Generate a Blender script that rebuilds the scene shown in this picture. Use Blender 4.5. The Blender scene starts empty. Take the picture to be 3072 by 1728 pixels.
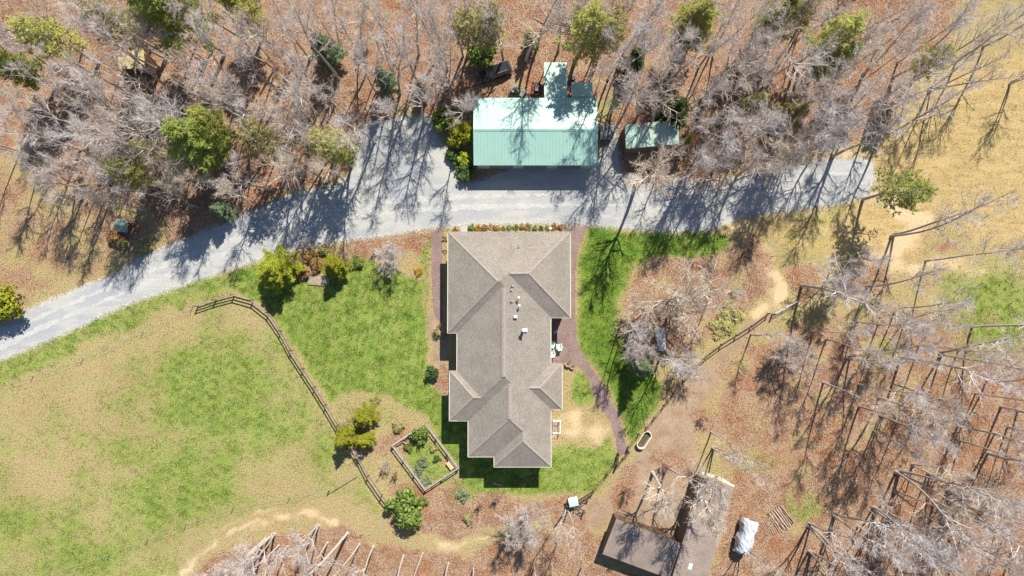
import bpy, math, random
import numpy as np
from mathutils import Vector, Matrix
R = math.radians
SC = bpy.context.scene
COL = SC.collection

# ------------------------------------------------------------------ camera, sky, sun, exposure
CH, FPX, TILT = 93.0, 2035.0, R(1.857)          # flying height, focal length in photo pixels, tilt
cam_d = bpy.data.cameras.new('camera'); cam = bpy.data.objects.new('camera', cam_d); COL.objects.link(cam)
cam_d.sensor_width = 36.0; cam_d.lens = FPX / 3072 * 36.0; cam_d.clip_start = 0.5; cam_d.clip_end = 6000
cam.location = (0, 0, CH); cam.rotation_euler = (TILT, 0, 0); SC.camera = cam

SUN_EL, SUN_AZ = R(50), math.atan2(0.355, 0.935)
world = bpy.data.worlds.new('World'); SC.world = world; world.use_nodes = True
wn = world.node_tree; bg = wn.nodes['Background']
sky = wn.nodes.new('ShaderNodeTexSky'); sky.sky_type = 'NISHITA'; sky.sun_disc = False
sky.sun_elevation = SUN_EL; sky.sun_rotation = SUN_AZ; sky.air_density = 1.0; sky.dust_density = 0.2; sky.ozone_density = 3.0
wn.links.new(sky.outputs[0], bg.inputs[0]); bg.inputs[1].default_value = 0.085
sun_d = bpy.data.lights.new('sun', 'SUN'); sun_d.energy = 5.0; sun_d.angle = R(0.5); sun_d.color = (1.0, 0.945, 0.85)
sun = bpy.data.objects.new('sun', sun_d); COL.objects.link(sun)
sdir = Vector((math.cos(SUN_EL) * math.sin(SUN_AZ), math.cos(SUN_EL) * math.cos(SUN_AZ), math.sin(SUN_EL)))
sun.rotation_euler = sdir.to_track_quat('Z', 'Y').to_euler(); sun.location = sdir * 200
vs = SC.view_settings; vs.view_transform = 'Standard'; vs.look = 'None'; vs.exposure = 0.68; vs.gamma = 1.0
SC.cycles.max_bounces = 5; SC.cycles.diffuse_bounces = 3; SC.cycles.transparent_max_bounces = 6

# ------------------------------------------------------------------ helpers
cT, sT = math.cos(TILT), math.sin(TILT)
def P(px, py, z=0.0):                            # photo pixel (3072 wide) -> world point at height z
    x, y = (px - 1536) / FPX, (864 - py) / FPX
    wy, wz = y * cT + sT, y * sT - cT
    t = (CH - z) / (-wz)
    return Vector((x * t, wy * t, z))
def proj(x, y, z=0.0):
    yc = y * cT + (z - CH) * sT; zc = -y * sT + (z - CH) * cT
    return 1536 + FPX * x / (-zc), 864 - FPX * yc / (-zc)
NAD = (1536, 864 + FPX * math.tan(TILT))
M2P = FPX / CH

class NT:                                         # tiny node-graph helper
    def __init__(s, name):
        s.m = bpy.data.materials.new(name); s.m.use_nodes = True; s.t = s.m.node_tree
        s.b = s.t.nodes['Principled BSDF']
        s.b.inputs['Specular IOR Level'].default_value = 0.25
    def n(s, typ, **kw):
        nd = s.t.nodes.new('ShaderNode' + typ)
        for k, v in kw.items(): setattr(nd, k, v)
        return nd
    def l(s, a, b): s.t.links.new(a, b)
    def setin(s, sock, v):
        if isinstance(v, (int, float)): sock.default_value = v
        elif isinstance(v, (tuple, list)): sock.default_value = tuple(v) + ((1,) if len(v) == 3 and len(sock.default_value) == 4 else ())
        else: s.l(v, sock)
    def coord(s, kind='Object'): return s.n('TexCoord').outputs[kind]
    def noise(s, vec, scale, detail=4, rough=0.55, dist=0.0):
        nd = s.n('TexNoise'); s.l(vec, nd.inputs['Vector'])
        nd.inputs['Scale'].default_value = scale; nd.inputs['Detail'].default_value = detail
        nd.inputs['Roughness'].default_value = rough; nd.inputs['Distortion'].default_value = dist
        return nd.outputs['Fac']
    def ramp(s, fac, stops):
        nd = s.n('ValToRGB'); cr = nd.color_ramp
        while len(cr.elements) < len(stops): cr.elements.new(0.5)
        for e, (p, c) in zip(cr.elements, stops):
            e.position = p; e.color = tuple(c) + (1,) if len(c) == 3 else c
        s.l(fac, nd.inputs[0]); return nd.outputs[0]
    def math(s, op, a, b=0.0, c=None):
        nd = s.n('Math', operation=op); s.setin(nd.inputs[0], a); s.setin(nd.inputs[1], b)
        if c is not None: s.setin(nd.inputs[2], c)
        return nd.outputs[0]
    def sstep(s, x, lo, hi):
        nd = s.n('MapRange', interpolation_type='SMOOTHSTEP'); s.setin(nd.inputs[0], x)
        nd.inputs[1].default_value = lo; nd.inputs[2].default_value = hi; return nd.outputs[0]
    def mix(s, f, a, b, blend='MIX'):
        nd = s.n('Mix', data_type='RGBA', blend_type=blend)
        s.setin(nd.inputs[0], f); s.setin(nd.inputs[6], a); s.setin(nd.inputs[7], b); return nd.outputs[2]
    def bump(s, h, strength=0.5, dist=0.05):
        nd = s.n('Bump'); s.l(h, nd.inputs['Height']); nd.inputs['Strength'].default_value = strength
        nd.inputs['Distance'].default_value = dist; s.l(nd.outputs[0], s.b.inputs['Normal'])
    def out(s, col, rough=0.85, metal=0.0):
        s.setin(s.b.inputs['Base Color'], col); s.b.inputs['Roughness'].default_value = rough
        s.b.inputs['Metallic'].default_value = metal; return s.m

def mat_plain(name, c, rough=0.8, var=0.25, scale=6.0, metal=0.0, rnd=0.0, bump=0.0):
    t = NT(name); co = t.coord(); f = t.noise(co, scale, 5)
    dark = tuple(v * (1 - var) for v in c); lite = tuple(min(1, v * (1 + var)) for v in c)
    col = t.ramp(f, [(0.3, dark), (0.7, lite)])
    if rnd > 0:
        oi = t.n('ObjectInfo').outputs['Random']
        h = t.n('HueSaturation'); t.l(col, h.inputs['Color'])
        t.l(t.math('MULTIPLY_ADD', oi, rnd, 1 - rnd * 0.5), h.inputs['Value'])
        h.inputs['Hue'].default_value = 0.5; col = h.outputs[0]
    if bump > 0: t.bump(f, bump, 0.03)
    return t.out(col, rough, metal)

class MB:                                         # mesh builder
    def __init__(s): s.v = []; s.f = []
    def add(s, vs, fs):
        o = len(s.v); s.v += [tuple(p) for p in vs]; s.f += [tuple(i + o for i in f) for f in fs]; return s
    def box(s, c, size, rz=0.0, ry=0.0, bev=0.0):
        hx, hy, hz = size[0] / 2, size[1] / 2, size[2] / 2
        m = Matrix.Rotation(rz, 3, 'Z') @ Matrix.Rotation(ry, 3, 'Y'); c = Vector(c)
        if bev <= 0:
            vs = [c + m @ Vector((x * hx, y * hy, z * hz)) for z in (-1, 1) for x, y in ((-1, -1), (1, -1), (1, 1), (-1, 1))]
            return s.add(vs, [(3, 2, 1, 0), (4, 5, 6, 7), (0, 1, 5, 4), (1, 2, 6, 5), (2, 3, 7, 6), (3, 0, 4, 7)])
        rings = []
        for z, k in ((-hz, bev), (-hz + bev, 0), (hz - bev, 0), (hz, bev)):
            rings.append([c + m @ Vector((x, y, z)) for x, y in ((-hx + k, -hy + k), (hx - k, -hy + k), (hx - k, hy - k), (-hx + k, hy - k))])
        return s.loft(rings, True)
    def loft(s, rings, caps=True):
        n = len(rings[0]); vs = [p for r in rings for p in r]; fs = []
        for i in range(len(rings) - 1):
            for j in range(n):
                a, b = i * n + j, i * n + (j + 1) % n
                fs.append((a, b, b + n, a + n))
        if caps: fs += [tuple(range(n - 1, -1, -1)), tuple(range((len(rings) - 1) * n, len(rings) * n))]
        return s.add(vs, fs)
    def tube(s, pts, rads, n=6, caps=True):
        pts = [Vector(p) for p in pts]; rings = []
        for i, p in enumerate(pts):
            d = (pts[min(i + 1, len(pts) - 1)] - pts[max(i - 1, 0)]).normalized()
            u = d.orthogonal().normalized() if i == 0 else (u - d * u.dot(d)).normalized()
            w = d.cross(u); r = rads[i] if isinstance(rads, (list, tuple)) else rads
            rings.append([p + (u * math.cos(2 * math.pi * k / n) + w * math.sin(2 * math.pi * k / n)) * r for k in range(n)])
        return s.loft(rings, caps)
    def lathe(s, prof, n=16, c=(0, 0, 0), caps=True):
        c = Vector(c)
        return s.loft([[c + Vector((r * math.cos(2 * math.pi * k / n), r * math.sin(2 * math.pi * k / n), z)) for k in range(n)] for r, z in prof], caps)
    def poly(s, pts): return s.add(pts, [tuple(range(len(pts)))])
    def mesh(s, name, mat, smooth=False):
        me = bpy.data.meshes.new(name); me.from_pydata(s.v, [], s.f); me.materials.append(mat)
        if smooth: me.polygons.foreach_set('use_smooth', [True] * len(me.polygons))
        me.update(); return me

def link(name, data, parent=None, loc=None, mat=None):
    o = bpy.data.objects.new(name, data); COL.objects.link(o)
    if parent: o.parent = parent
    if loc is not None: o.location = loc
    if mat is not None:
        o.material_slots[0].link = 'OBJECT'; o.material_slots[0].material = mat
    return o
def obj(name, mb, mat, parent=None, loc=None, smooth=False): return link(name, mb.mesh(name, mat, smooth), parent, loc)
def tag(o, label=None, cat=None, group=None, kind=None):
    if label: o['label'] = label
    if cat: o['category'] = cat
    if group: o['group'] = group
    if kind: o['kind'] = kind
    return o
def thing(name, label, cat, loc=(0, 0, 0), rz=0.0, group=None, scale=None):
    o = link(name, None, None, loc); o.rotation_euler = (0, 0, rz)
    if scale is not None: o.scale = (scale,) * 3 if isinstance(scale, (int, float)) else scale
    return tag(o, label, cat, group)
def dup(root, loc, rz, label, group=None, scale=None):
    r = root.copy(); COL.objects.link(r); r.location = loc; r.rotation_euler = (0, 0, rz); r['label'] = label
    if group: r['group'] = group
    if scale is not None: r.scale = (scale,) * 3
    for ch in root.children:
        c = ch.copy(); COL.objects.link(c); c.parent = r
        for g in ch.children:
            d = g.copy(); COL.objects.link(d); d.parent = c
    return r
def fast_mesh(name, v, f, mat):                   # numpy: v (n,3), f (m,3|4)
    me = bpy.data.meshes.new(name); k = f.shape[1]
    me.vertices.add(len(v)); me.vertices.foreach_set('co', np.ascontiguousarray(v, np.float32).ravel())
    me.loops.add(f.size); me.loops.foreach_set('vertex_index', np.ascontiguousarray(f, np.int32).ravel())
    me.polygons.add(len(f)); me.polygons.foreach_set('loop_start', np.arange(0, f.size, k, dtype=np.int32))
    me.materials.append(mat); me.update(calc_edges=True); return me

# ------------------------------------------------------------------ ground: one sheet, cover weights per vertex
def in_poly(X, Y, poly):
    ins = np.zeros(X.shape, bool); n = len(poly)
    for i in range(n):
        (x1, y1), (x2, y2) = poly[i], poly[(i + 1) % n]
        if y1 == y2: continue
        c = ((y1 > Y) != (y2 > Y)) & (X < (x2 - x1) * (Y - y1) / (y2 - y1) + x1); ins ^= c
    return ins
def pl_dist(X, Y, pts, closed=False):
    d = np.full(X.shape, 1e9); n = len(pts)
    for i in range(n if closed else n - 1):
        (x1, y1), (x2, y2) = pts[i], pts[(i + 1) % n]
        dx, dy = x2 - x1, y2 - y1; L = dx * dx + dy * dy + 1e-9
        t = np.clip(((X - x1) * dx + (Y - y1) * dy) / L, 0, 1)
        d = np.minimum(d, np.hypot(X - x1 - t * dx, Y - y1 - t * dy))
    return d
def region(X, Y, poly, soft):                      # 1 inside, fading over soft px across the edge
    d = pl_dist(X, Y, poly, True); s = np.where(in_poly(X, Y, poly), d, -d)
    return np.clip(0.5 + s / (2 * soft), 0, 1)
def blob(X, Y, cx, cy, rx, ry, ang=0.0):
    c, s = math.cos(R(ang)), math.sin(R(ang)); dx, dy = X - cx, Y - cy
    u, v = (dx * c + dy * s) / rx, (-dx * s + dy * c) / ry
    return np.clip(1.5 - np.hypot(u, v), 0, 1)
def stripe(X, Y, pts, w, soft): return np.clip((w + soft - pl_dist(X, Y, pts)) / (2 * soft), 0, 1)

DRIVE = [(-60, 1005), (0, 978), (83, 932), (166, 895), (248, 862), (344, 827), (414, 779), (518, 734), (613, 696), (737, 643), (800, 618), (863, 590), (934, 571), (1004, 559), (1050, 528), (1070, 455),
         (1090, 393), (1112, 366), (1203, 353), (1286, 346), (1302, 397), (1330, 430), (1350, 470), (1380, 545), (1440, 545), (1522, 512), (1530, 480), (1785, 480), (1800, 478), (1816, 425), (1836, 378),
         (1850, 372), (1852, 430), (1862, 520), (1915, 528), (2038, 534), (2130, 548), (2300, 510), (2351, 493), (2480, 482), (2590, 476), (2618, 490), (2622, 540), (2600, 588), (2520, 610), (2400, 625), (2272, 642),
         (2212, 652), (2163, 682), (2113, 692), (1955, 692), (1873, 684), (1782, 674), (1707, 671), (1500, 671), (1389, 676), (1286, 684), (1161, 705), (1016, 723), (892, 746), (800, 770), (704, 802),
         (613, 831), (518, 866), (414, 901), (344, 928), (248, 974), (124, 1028), (50, 1059), (0, 1080), (-60, 1108)]
PATH_W = [(1293, 686), (1327, 684), (1328, 800), (1329, 958), (1313, 962), (1300, 935), (1295, 850)]
PATH_E = [(1705, 668), (1769, 672), (1748, 717), (1734, 750), (1726, 821), (1726, 957), (1730, 1011), (1740, 1048), (1765, 1090), (1790, 1123), (1804, 1156), (1823, 1186), (1852, 1236), (1868, 1285), (1875, 1327),
          (1883, 1362), (1852, 1366), (1846, 1314), (1831, 1265), (1806, 1227), (1786, 1194), (1769, 1153), (1762, 1130), (1732, 1098), (1707, 1084), (1682, 1092), (1640, 1092), (1640, 950), (1695, 940), (1697, 720)]
LAWN_W = [(690, 815), (790, 778), (800, 860), (900, 850), (985, 842), (1015, 800), (1055, 772), (1105, 772), (1130, 810), (1210, 815), (1262, 838), (1268, 900), (1278, 1000), (1276, 1100), (1300, 1168), (1330, 1195), (1420, 1210),
          (1420, 1280), (1500, 1380), (1660, 1380), (1660, 1475), (1500, 1480), (1385, 1470), (1378, 1405), (1340, 1352), (1283, 1262), (1245, 1228), (1180, 1185), (1080, 1172), (1010, 1190), (990, 1215), (940, 1130), (900, 1070), (860, 1000), (820, 945), (770, 900), (720, 885)]
LAWN_E = [(1760, 676), (1900, 690), (2110, 695), (2185, 700), (2180, 740), (2090, 772), (1960, 772), (1905, 790), (1880, 850), (1860, 900), (1855, 1000), (1880, 1060), (1930, 1085), (1985, 1150), (1985, 1200), (1930, 1290), (1885, 1330), (1875, 1280), (1850, 1210), (1800, 1130), (1745, 1050), (1732, 960), (1730, 800), (1750, 720)]
LAWN_SE = [(1655, 1352), (1720, 1338), (1790, 1350), (1830, 1300), (1850, 1380), (1815, 1430), (1785, 1470), (1730, 1484), (1640, 1474)]
LAWN_P = [(1728, 1118), (1755, 1112), (1775, 1160), (1782, 1200), (1745, 1215), (1715, 1205), (1708, 1170)]
PASTURE = [(-80, 1130), (250, 990), (580, 880), (700, 872), (790, 925), (860, 1010), (940, 1140), (1010, 1270), (1080, 1380), (1180, 1540), (1000, 1500), (760, 1560), (600, 1660), (480, 1760), (-80, 1760)]
STRIP = [(-80, 1110), (250, 972), (520, 866), (800, 770), (800, 860), (700, 878), (560, 905), (300, 1030), (-80, 1180)]

xs = np.concatenate([[-3000, -900, -350, -180, -110, -88], np.arange(-76, 76.01, 0.25), [88, 110, 180, 350, 900, 3000]])
ys = np.concatenate([[-3000, -900, -350, -180, -90, -58], np.arange(-43, 50.01, 0.25), [62, 95, 180, 350, 900, 3000]])
GX, GY = np.meshgrid(xs, ys); X, Y = proj(np.clip(GX, -80, 80), np.clip(GY, -46, 52))
X0, Y0 = X, Y
def waves(X, Y, wl, seed, n_=14):
    rg = np.random.RandomState(seed); o = np.zeros(X.shape)
    for _ in range(n_):
        a, l, p = rg.uniform(0, 6.283), wl * rg.uniform(.6, 1.6), rg.uniform(0, 6.283); o += np.sin((X * math.cos(a) + Y * math.sin(a)) * 6.283 / l + p)
    return o / math.sqrt(n_ / 2)
X = X0 + 9 * waves(X0, Y0, 190, 1) + 4 * waves(X0, Y0, 60, 2) + 2 * waves(X0, Y0, 24, 3); Y = Y0 + 9 * waves(X0, Y0, 190, 4) + 4 * waves(X0, Y0, 60, 5) + 2 * waves(X0, Y0, 24, 6)
g = np.zeros(X.shape); leaf = np.zeros(X.shape); sand = np.zeros(X.shape); gold = np.zeros(X.shape); dirt = np.zeros(X.shape); lush = np.zeros(X.shape)
# woods: leaf litter
woods = np.maximum(region(X, Y, [(-200, -300), (2950, -300), (2860, 130), (2720, 260), (2660, 400), (2340, 480), (2130, 560), (1860, 530), (1800, 300), (1300, 345), (1110, 365), (1060, 520), (860, 590), (640, 680), (520, 735), (420, 640), (240, 600), (100, 480), (-200, 440)], 45),
                   region(X, Y, [(2200, 1380), (2380, 1420), (2560, 1330), (2700, 1180), (2950, 1050), (3300, 980), (3300, 2100), (1480, 2100), (1500, 1560), (1660, 1520), (1760, 1560), (1850, 1700), (2120, 1700), (2180, 1500)], 60))
leaf = np.maximum(leaf, woods * 0.92)
leaf = np.maximum(leaf, region(X, Y, [(400, 2000), (620, 1690), (780, 1600), (950, 1560), (1150, 1560), (1200, 1440), (1400, 1440), (1560, 1480), (1720, 1500), (1720, 2000)], 40) * 0.85)
leaf = np.maximum(leaf, region(X, Y, [(-200, 440), (120, 480), (400, 640), (560, 690), (420, 775), (250, 860), (80, 930), (-200, 1000)], 40) * 0.52)
leaf = np.maximum(leaf, region(X, Y, [(1900, 780), (2100, 770), (2260, 700), (2330, 800), (2250, 940), (2080, 1060), (1980, 1090), (1900, 1040), (1870, 930)], 35) * 0.75)
leaf = np.maximum(leaf, region(X, Y, [(2150, 1080), (2400, 960), (2760, 930), (3200, 900), (3200, 1200), (2700, 1250), (2500, 1450), (2200, 1440), (2110, 1250)], 60) * 0.66)
for b, w in (((2420, 830, 60, 70), .8), ((2590, 830, 90, 60), .75), ((2860, 740, 60, 25), .9), ((2860, 1010, 150, 70, 20), .8), ((2650, 1130, 90, 60), .5), ((1880, 1460, 45, 75), .95), ((2110, 1250, 60, 45), .8), ((2000, 1390, 60, 30), .8), ((1330, 1150, 26, 60), .9), ((2700, 950, 120, 60), .5),
             ((2260, 560, 20, 10), .6), ((1150, 745, 170, 45, -8), .85), ((1150, 1330, 110, 90), .55), ((360, 700, 60, 40), .9), ((1385, 560, 30, 60), .4), ((900, 800, 70, 40), .8), ((1430, 520, 60, 26), .8), ((1530, 310, 120, 40), .6), ((2300, 700, 70, 40), .3)):
    leaf = np.maximum(leaf, blob(X, Y, *b) * w)
leaf = np.maximum(leaf, .34 * region(X, Y, [(2300, 940), (2340, 960), (2120, 1190), (2110, 1440), (1850, 1570), (1640, 1560), (1800, 1470), (1930, 1310), (2090, 1110)], 20) + .2 * region(X, Y, [(2140, 660), (2640, 600), (2800, 760), (2350, 800)], 40))
# grass
XW, YW = X, Y; X, Y = X0 * .6 + XW * .4, Y0 * .6 + YW * .4
g = np.maximum(g, region(X, Y, LAWN_W, 10) * 0.97); g = np.maximum(g, region(X, Y, LAWN_E, 16)); g = np.maximum(g, region(X, Y, LAWN_SE, 12) * 0.9); g = np.maximum(g, region(X, Y, LAWN_P, 12) * 0.92)
lush = np.maximum(lush, region(X, Y, LAWN_E, 30) * 0.9)
X, Y = XW, YW; pas = region(X, Y, PASTURE, 20)
pg = np.full(X.shape, 0.44) + .10 * waves(X0, Y0, 300, 31) + .06 * waves(X0, Y0, 120, 32)
for b, w in (((640, 1170, 230, 170, -15), .85), ((560, 1480, 260, 160, -20), .76), ((250, 1660, 160, 80), .76), ((760, 1290, 150, 150), .72), ((60, 1560, 120, 70), .66), ((880, 1250, 90, 120, 50), .6), ((860, 1080, 70, 140, 50), .5), ((400, 1350, 160, 90), .55)):
    pg = np.maximum(pg, blob(X, Y, *b) * w)
for b in ((180, 1230, 260, 110, -20), (150, 1420, 140, 80), (330, 1040, 260, 50, -22), (860, 1450, 140, 90), (640, 1590, 150, 60, -15), (760, 960, 70, 50)):
    pg *= 1 - 0.45 * blob(X, Y, *b)
g = np.maximum(g, pas * pg); g = np.maximum(g, region(X, Y, STRIP, 14) * 0.68)
for b, w in (((2990, 940, 140, 150), .72), ((2890, 880, 90, 90), .5), ((2180, 960, 55, 60), .4), ((2420, 720, 120, 60), .3), ((2660, 1060, 60, 40), .45), ((1280, 880, 14, 150), .5), ((1280, 760, 18, 60), .55), ((2400, 1520, 60, 50), .55), ((1390, 1475, 50, 30), .55), ((1100, 1240, 100, 55), .45), ((1290, 1380, 60, 75, -35), .85),
             ((1040, 1300, 70, 50), .4), ((2280, 1380, 60, 40), .4), ((1830, 310, 30, 45), .45), ((2470, 640, 110, 40), .35), ((240, 800, 80, 30), .3), ((2980, 500, 200, 160), .18), ((870, 600, 20, 10), .3)):
    g = np.maximum(g, blob(X, Y, *b) * w)
# golden dry field, sand and bare dirt
gold = np.maximum(gold, region(X, Y, [(2620, 470), (2700, 330), (2760, 240), (2900, 180), (3300, 100), (3300, 700), (2950, 720), (2780, 640), (2650, 600)], 50))
gold = np.maximum(gold, region(X, Y, [(2120, 670), (2300, 640), (2600, 600), (2800, 620), (2780, 780), (2560, 760), (2350, 760), (2200, 740)], 40) * 0.75)
gold = np.maximum(gold, region(X, Y, [(2150, 1100), (2400, 980), (2700, 980), (2740, 1200), (2560, 1400), (2380, 1440), (2200, 1380), (2120, 1250)], 60) * 0.34)
for pts, w, so, a in (([(2280, 770), (2320, 830), (2330, 890), (2290, 930)], 26, 16, .9), ([(2690, 600), (2745, 660), (2740, 700), (2700, 740), (2640, 760)], 30, 18, .85), ([(2690, 800), (2800, 790), (2930, 815)], 26, 18, .7), ([(2350, 640), (2480, 618), (2620, 600), (2700, 590)], 16, 14, .7), ([(2330, 485), (2480, 470), (2620, 462)], 14, 10, .6),
                      ([(420, 1800), (540, 1710), (650, 1640), (760, 1575), (880, 1545), (1000, 1565)], 10, 13, .85), ([(640, 1600), (760, 1540), (900, 1520)], 8, 10, .6), ([(1270, 1612), (1340, 1630), (1420, 1630), (1480, 1610)], 10, 16, .65), ([(1660, 1290), (1740, 1270), (1800, 1290)], 46, 26, .62), ([(2250, 1130), (2300, 1090), (2380, 1040)], 20, 26, .5),
                      ([(2480, 690), (2600, 760)], 40, 30, .4), ([(2170, 690), (2260, 665)], 14, 10, .6), ([(30, 410), (80, 430)], 30, 20, .8), ([(2150, 700), (2230, 690)], 16, 12, .4), ([(1700, 150), (1740, 160)], 24, 18, .5), ([(2060, 1460), (2090, 1560)], 40, 26, .45), ([(990, 240), (1010, 270)], 22, 22, .7)):
    sand = np.maximum(sand, stripe(X, Y, pts, w, so) * a)
dirt = np.maximum(dirt, region(X, Y, [(2290, 940), (2340, 950), (2200, 1080), (2120, 1190), (2080, 1330), (2110, 1440), (2060, 1640), (1850, 1570), (1730, 1620), (1640, 1560), (1740, 1500), (1800, 1470), (1870, 1385), (1930, 1310), (2020, 1190), (2090, 1110), (2180, 1035)], 26) * 0.8)
dirt = np.maximum(dirt, stripe(X, Y, [(1300, 965), (1308, 1060), (1320, 1120), (1330, 1160)], 24, 8) * 0.85)
dirt = np.maximum(dirt, stripe(X, Y, [(900, 1440), (1050, 1480), (1170, 1560), (1420, 1570), (1600, 1530)], 34, 40) * 0.4)
dirt = np.maximum(dirt, region(X, Y, [(1355, 500), (1420, 480), (1525, 500), (1500, 540), (1420, 548), (1375, 530)], 8) * .5)
lush = np.maximum(lush, region(X0, Y0, LAWN_W, 8) * np.clip(.18 + .22 * np.sin((X0 + .15 * Y0 + 6 * waves(X0, Y0, 160, 9)) * .24) + .15 * waves(X0, Y0, 70, 8), 0, 1))
trk = np.maximum(stripe(X, Y, [(420, 1800), (540, 1710), (650, 1640), (760, 1575), (880, 1545), (1010, 1560), (1150, 1600), (1300, 1630), (1420, 1630), (1500, 1605), (1640, 1560)], 26, 24), stripe(X, Y, [(560, 1660), (700, 1560), (860, 1490), (1010, 1470), (1120, 1500)], 50, 36) * .7)
leaf *= 1 - .8 * trk; dirt = np.maximum(dirt, trk * .40)
leaf = np.clip(leaf * (1 + .16 * waves(X0, Y0, 130, 11)), 0, 1); g = np.clip(g * (1 + .12 * waves(X0, Y0, 90, 12)), 0, 1); sand = np.clip(sand * (1 + .25 * waves(X0, Y0, 80, 13)) + .10 * np.clip(waves(X0, Y0, 240, 14) - .8, 0, 2) * woods, 0, 1)
leaf = leaf * (1 - .55 * sand * (woods > .4))
nx, ny = len(xs), len(ys); idx = np.arange(nx * ny).reshape(ny, nx)
quads = np.stack([idx[:-1, :-1], idx[:-1, 1:], idx[1:, 1:], idx[1:, :-1]], -1).reshape(-1, 4)

def attr_rgb(t, name):
    a = t.n('Attribute', attribute_name=name); s = t.n('SeparateColor'); t.l(a.outputs['Color'], s.inputs[0]); return s.outputs
def ground_mat():
    t = NT('ground_cover'); co = t.coord()
    w1, w2 = attr_rgb(t, 'cover_a'), attr_rgb(t, 'cover_b')
    fine = t.noise(co, 5.5, 8, 0.72); fin2 = t.noise(co, 2.3, 6, 0.65, 0.4); mid = t.noise(co, 0.55, 6, 0.62, 0.3); big = t.noise(co, 0.09, 4)
    brk = t.math('ADD', t.math('MULTIPLY', mid, 0.45), t.math('ADD', t.math('MULTIPLY', fin2, 0.35), t.math('MULTIPLY', fine, .2)))
    brk = t.math('MULTIPLY', t.math('SUBTRACT', brk, 0.5), 2.3)
    thr = lambda w, k=1.0, lo=0.36, hi=0.64: t.sstep(t.math('ADD', w, t.math('MULTIPLY', brk, k)), lo, hi)
    S = lambda c0, c1, c2, c3: [(0.30, c0), (0.44, c1), (0.56, c2), (0.70, c3)]
    dry = t.mix(t.sstep(mid, .4, .6), t.ramp(fine, S((.13, .09, .04), (.26, .19, .09), (.38, .295, .155), (.55, .45, .265))), t.ramp(fine, S((.12, .09, .035), (.25, .20, .085), (.36, .31, .145), (.52, .46, .25))))
    gold = t.mix(t.math('MULTIPLY', t.sstep(mid, .35, .65), .6), t.ramp(fine, S((.27, .175, .075), (.39, .275, .125), (.48, .355, .175), (.60, .475, .27))), t.ramp(fine, S((.23, .16, .06), (.34, .26, .105), (.43, .345, .15), (.55, .46, .23))))
    lf1 = t.ramp(fine, S((.045, .022, .014), (.165, .088, .052), (.30, .18, .115), (.50, .36, .26))); lf2 = t.ramp(fine, S((.075, .043, .027), (.23, .145, .09), (.37, .26, .172), (.55, .43, .315)))
    lf3 = t.ramp(fine, S((.06, .024, .013), (.205, .092, .047), (.335, .178, .10), (.48, .31, .205)))
    mpg = t.n('Mapping'); t.l(co, mpg.inputs[0]); mpg.inputs['Rotation'].default_value = (0, 0, R(20)); mpg.inputs['Scale'].default_value = (.35, 1.6, 1); gst = t.noise(mpg.outputs[0], .8, 6, .65, .6)
    gold = t.mix(t.math('MULTIPLY', t.sstep(gst, .42, .6), .5), gold, (.30, .215, .095))
    leafc = t.mix(t.sstep(big, .45, .6), t.mix(t.sstep(mid, .42, .58), lf1, lf2), t.mix(t.sstep(mid, .42, .58), lf3, lf2))
    sandc = t.ramp(fine, S((.34, .23, .12), (.47, .34, .195), (.57, .435, .27), (.70, .57, .40)))
    dirtc = t.ramp(t.math('ADD', t.math('MULTIPLY', fine, .6), t.math('MULTIPLY', mid, .4)), S((.17, .11, .07), (.26, .182, .122), (.34, .25, .175), (.47, .365, .265)))
    grs = t.mix(t.sstep(mid, .38, .62), t.ramp(fine, S((.045, .078, .010), (.118, .185, .026), (.20, .27, .055), (.35, .40, .145))), t.ramp(fine, S((.06, .083, .012), (.165, .21, .04), (.265, .305, .08), (.44, .45, .20))))
    lus = t.mix(t.sstep(mid, .4, .6), t.ramp(fine, S((.014, .045, .003), (.05, .125, .009), (.10, .20, .022), (.21, .31, .07))), t.ramp(fine, S((.03, .06, .004), (.09, .16, .014), (.16, .235, .035), (.28, .34, .09))))
    grs = t.mix(w2[2], grs, lus)
    col = t.mix(thr(w2[0], .5), dry, gold)
    col = t.mix(thr(w2[1], .6, .25, .7), col, dirtc)
    col = t.mix(thr(w1[2], .35, .15, .95), col, sandc)
    col = t.mix(thr(w1[1], .8), col, leafc)
    col = t.mix(thr(w1[0], .55, .08, .88), col, grs)
    col = t.mix(t.math('MULTIPLY', t.sstep(big, .35, .65), .16), col, (.62, .5, .42), 'MULTIPLY')
    t.bump(t.math('ADD', fine, t.math('MULTIPLY', fin2, .6)), 0.55, 0.08)
    return t.out(col, 0.95)
M_ground = ground_mat(); M_ground.node_tree.nodes['Principled BSDF'].inputs['Specular IOR Level'].default_value = 0.1
ground_me = fast_mesh('ground', np.stack([GX.ravel(), GY.ravel(), np.zeros(GX.size)], 1), quads, M_ground)
for nm, (a, b, c) in (('cover_a', (g, leaf, sand)), ('cover_b', (gold, dirt, lush))):
    at = ground_me.color_attributes.new(nm, 'FLOAT_COLOR', 'POINT')
    at.data.foreach_set('color', np.stack([a.ravel(), b.ravel(), c.ravel(), np.ones(a.size)], 1).astype(np.float32).ravel())
tag(link('ground', ground_me), kind='structure')

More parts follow.
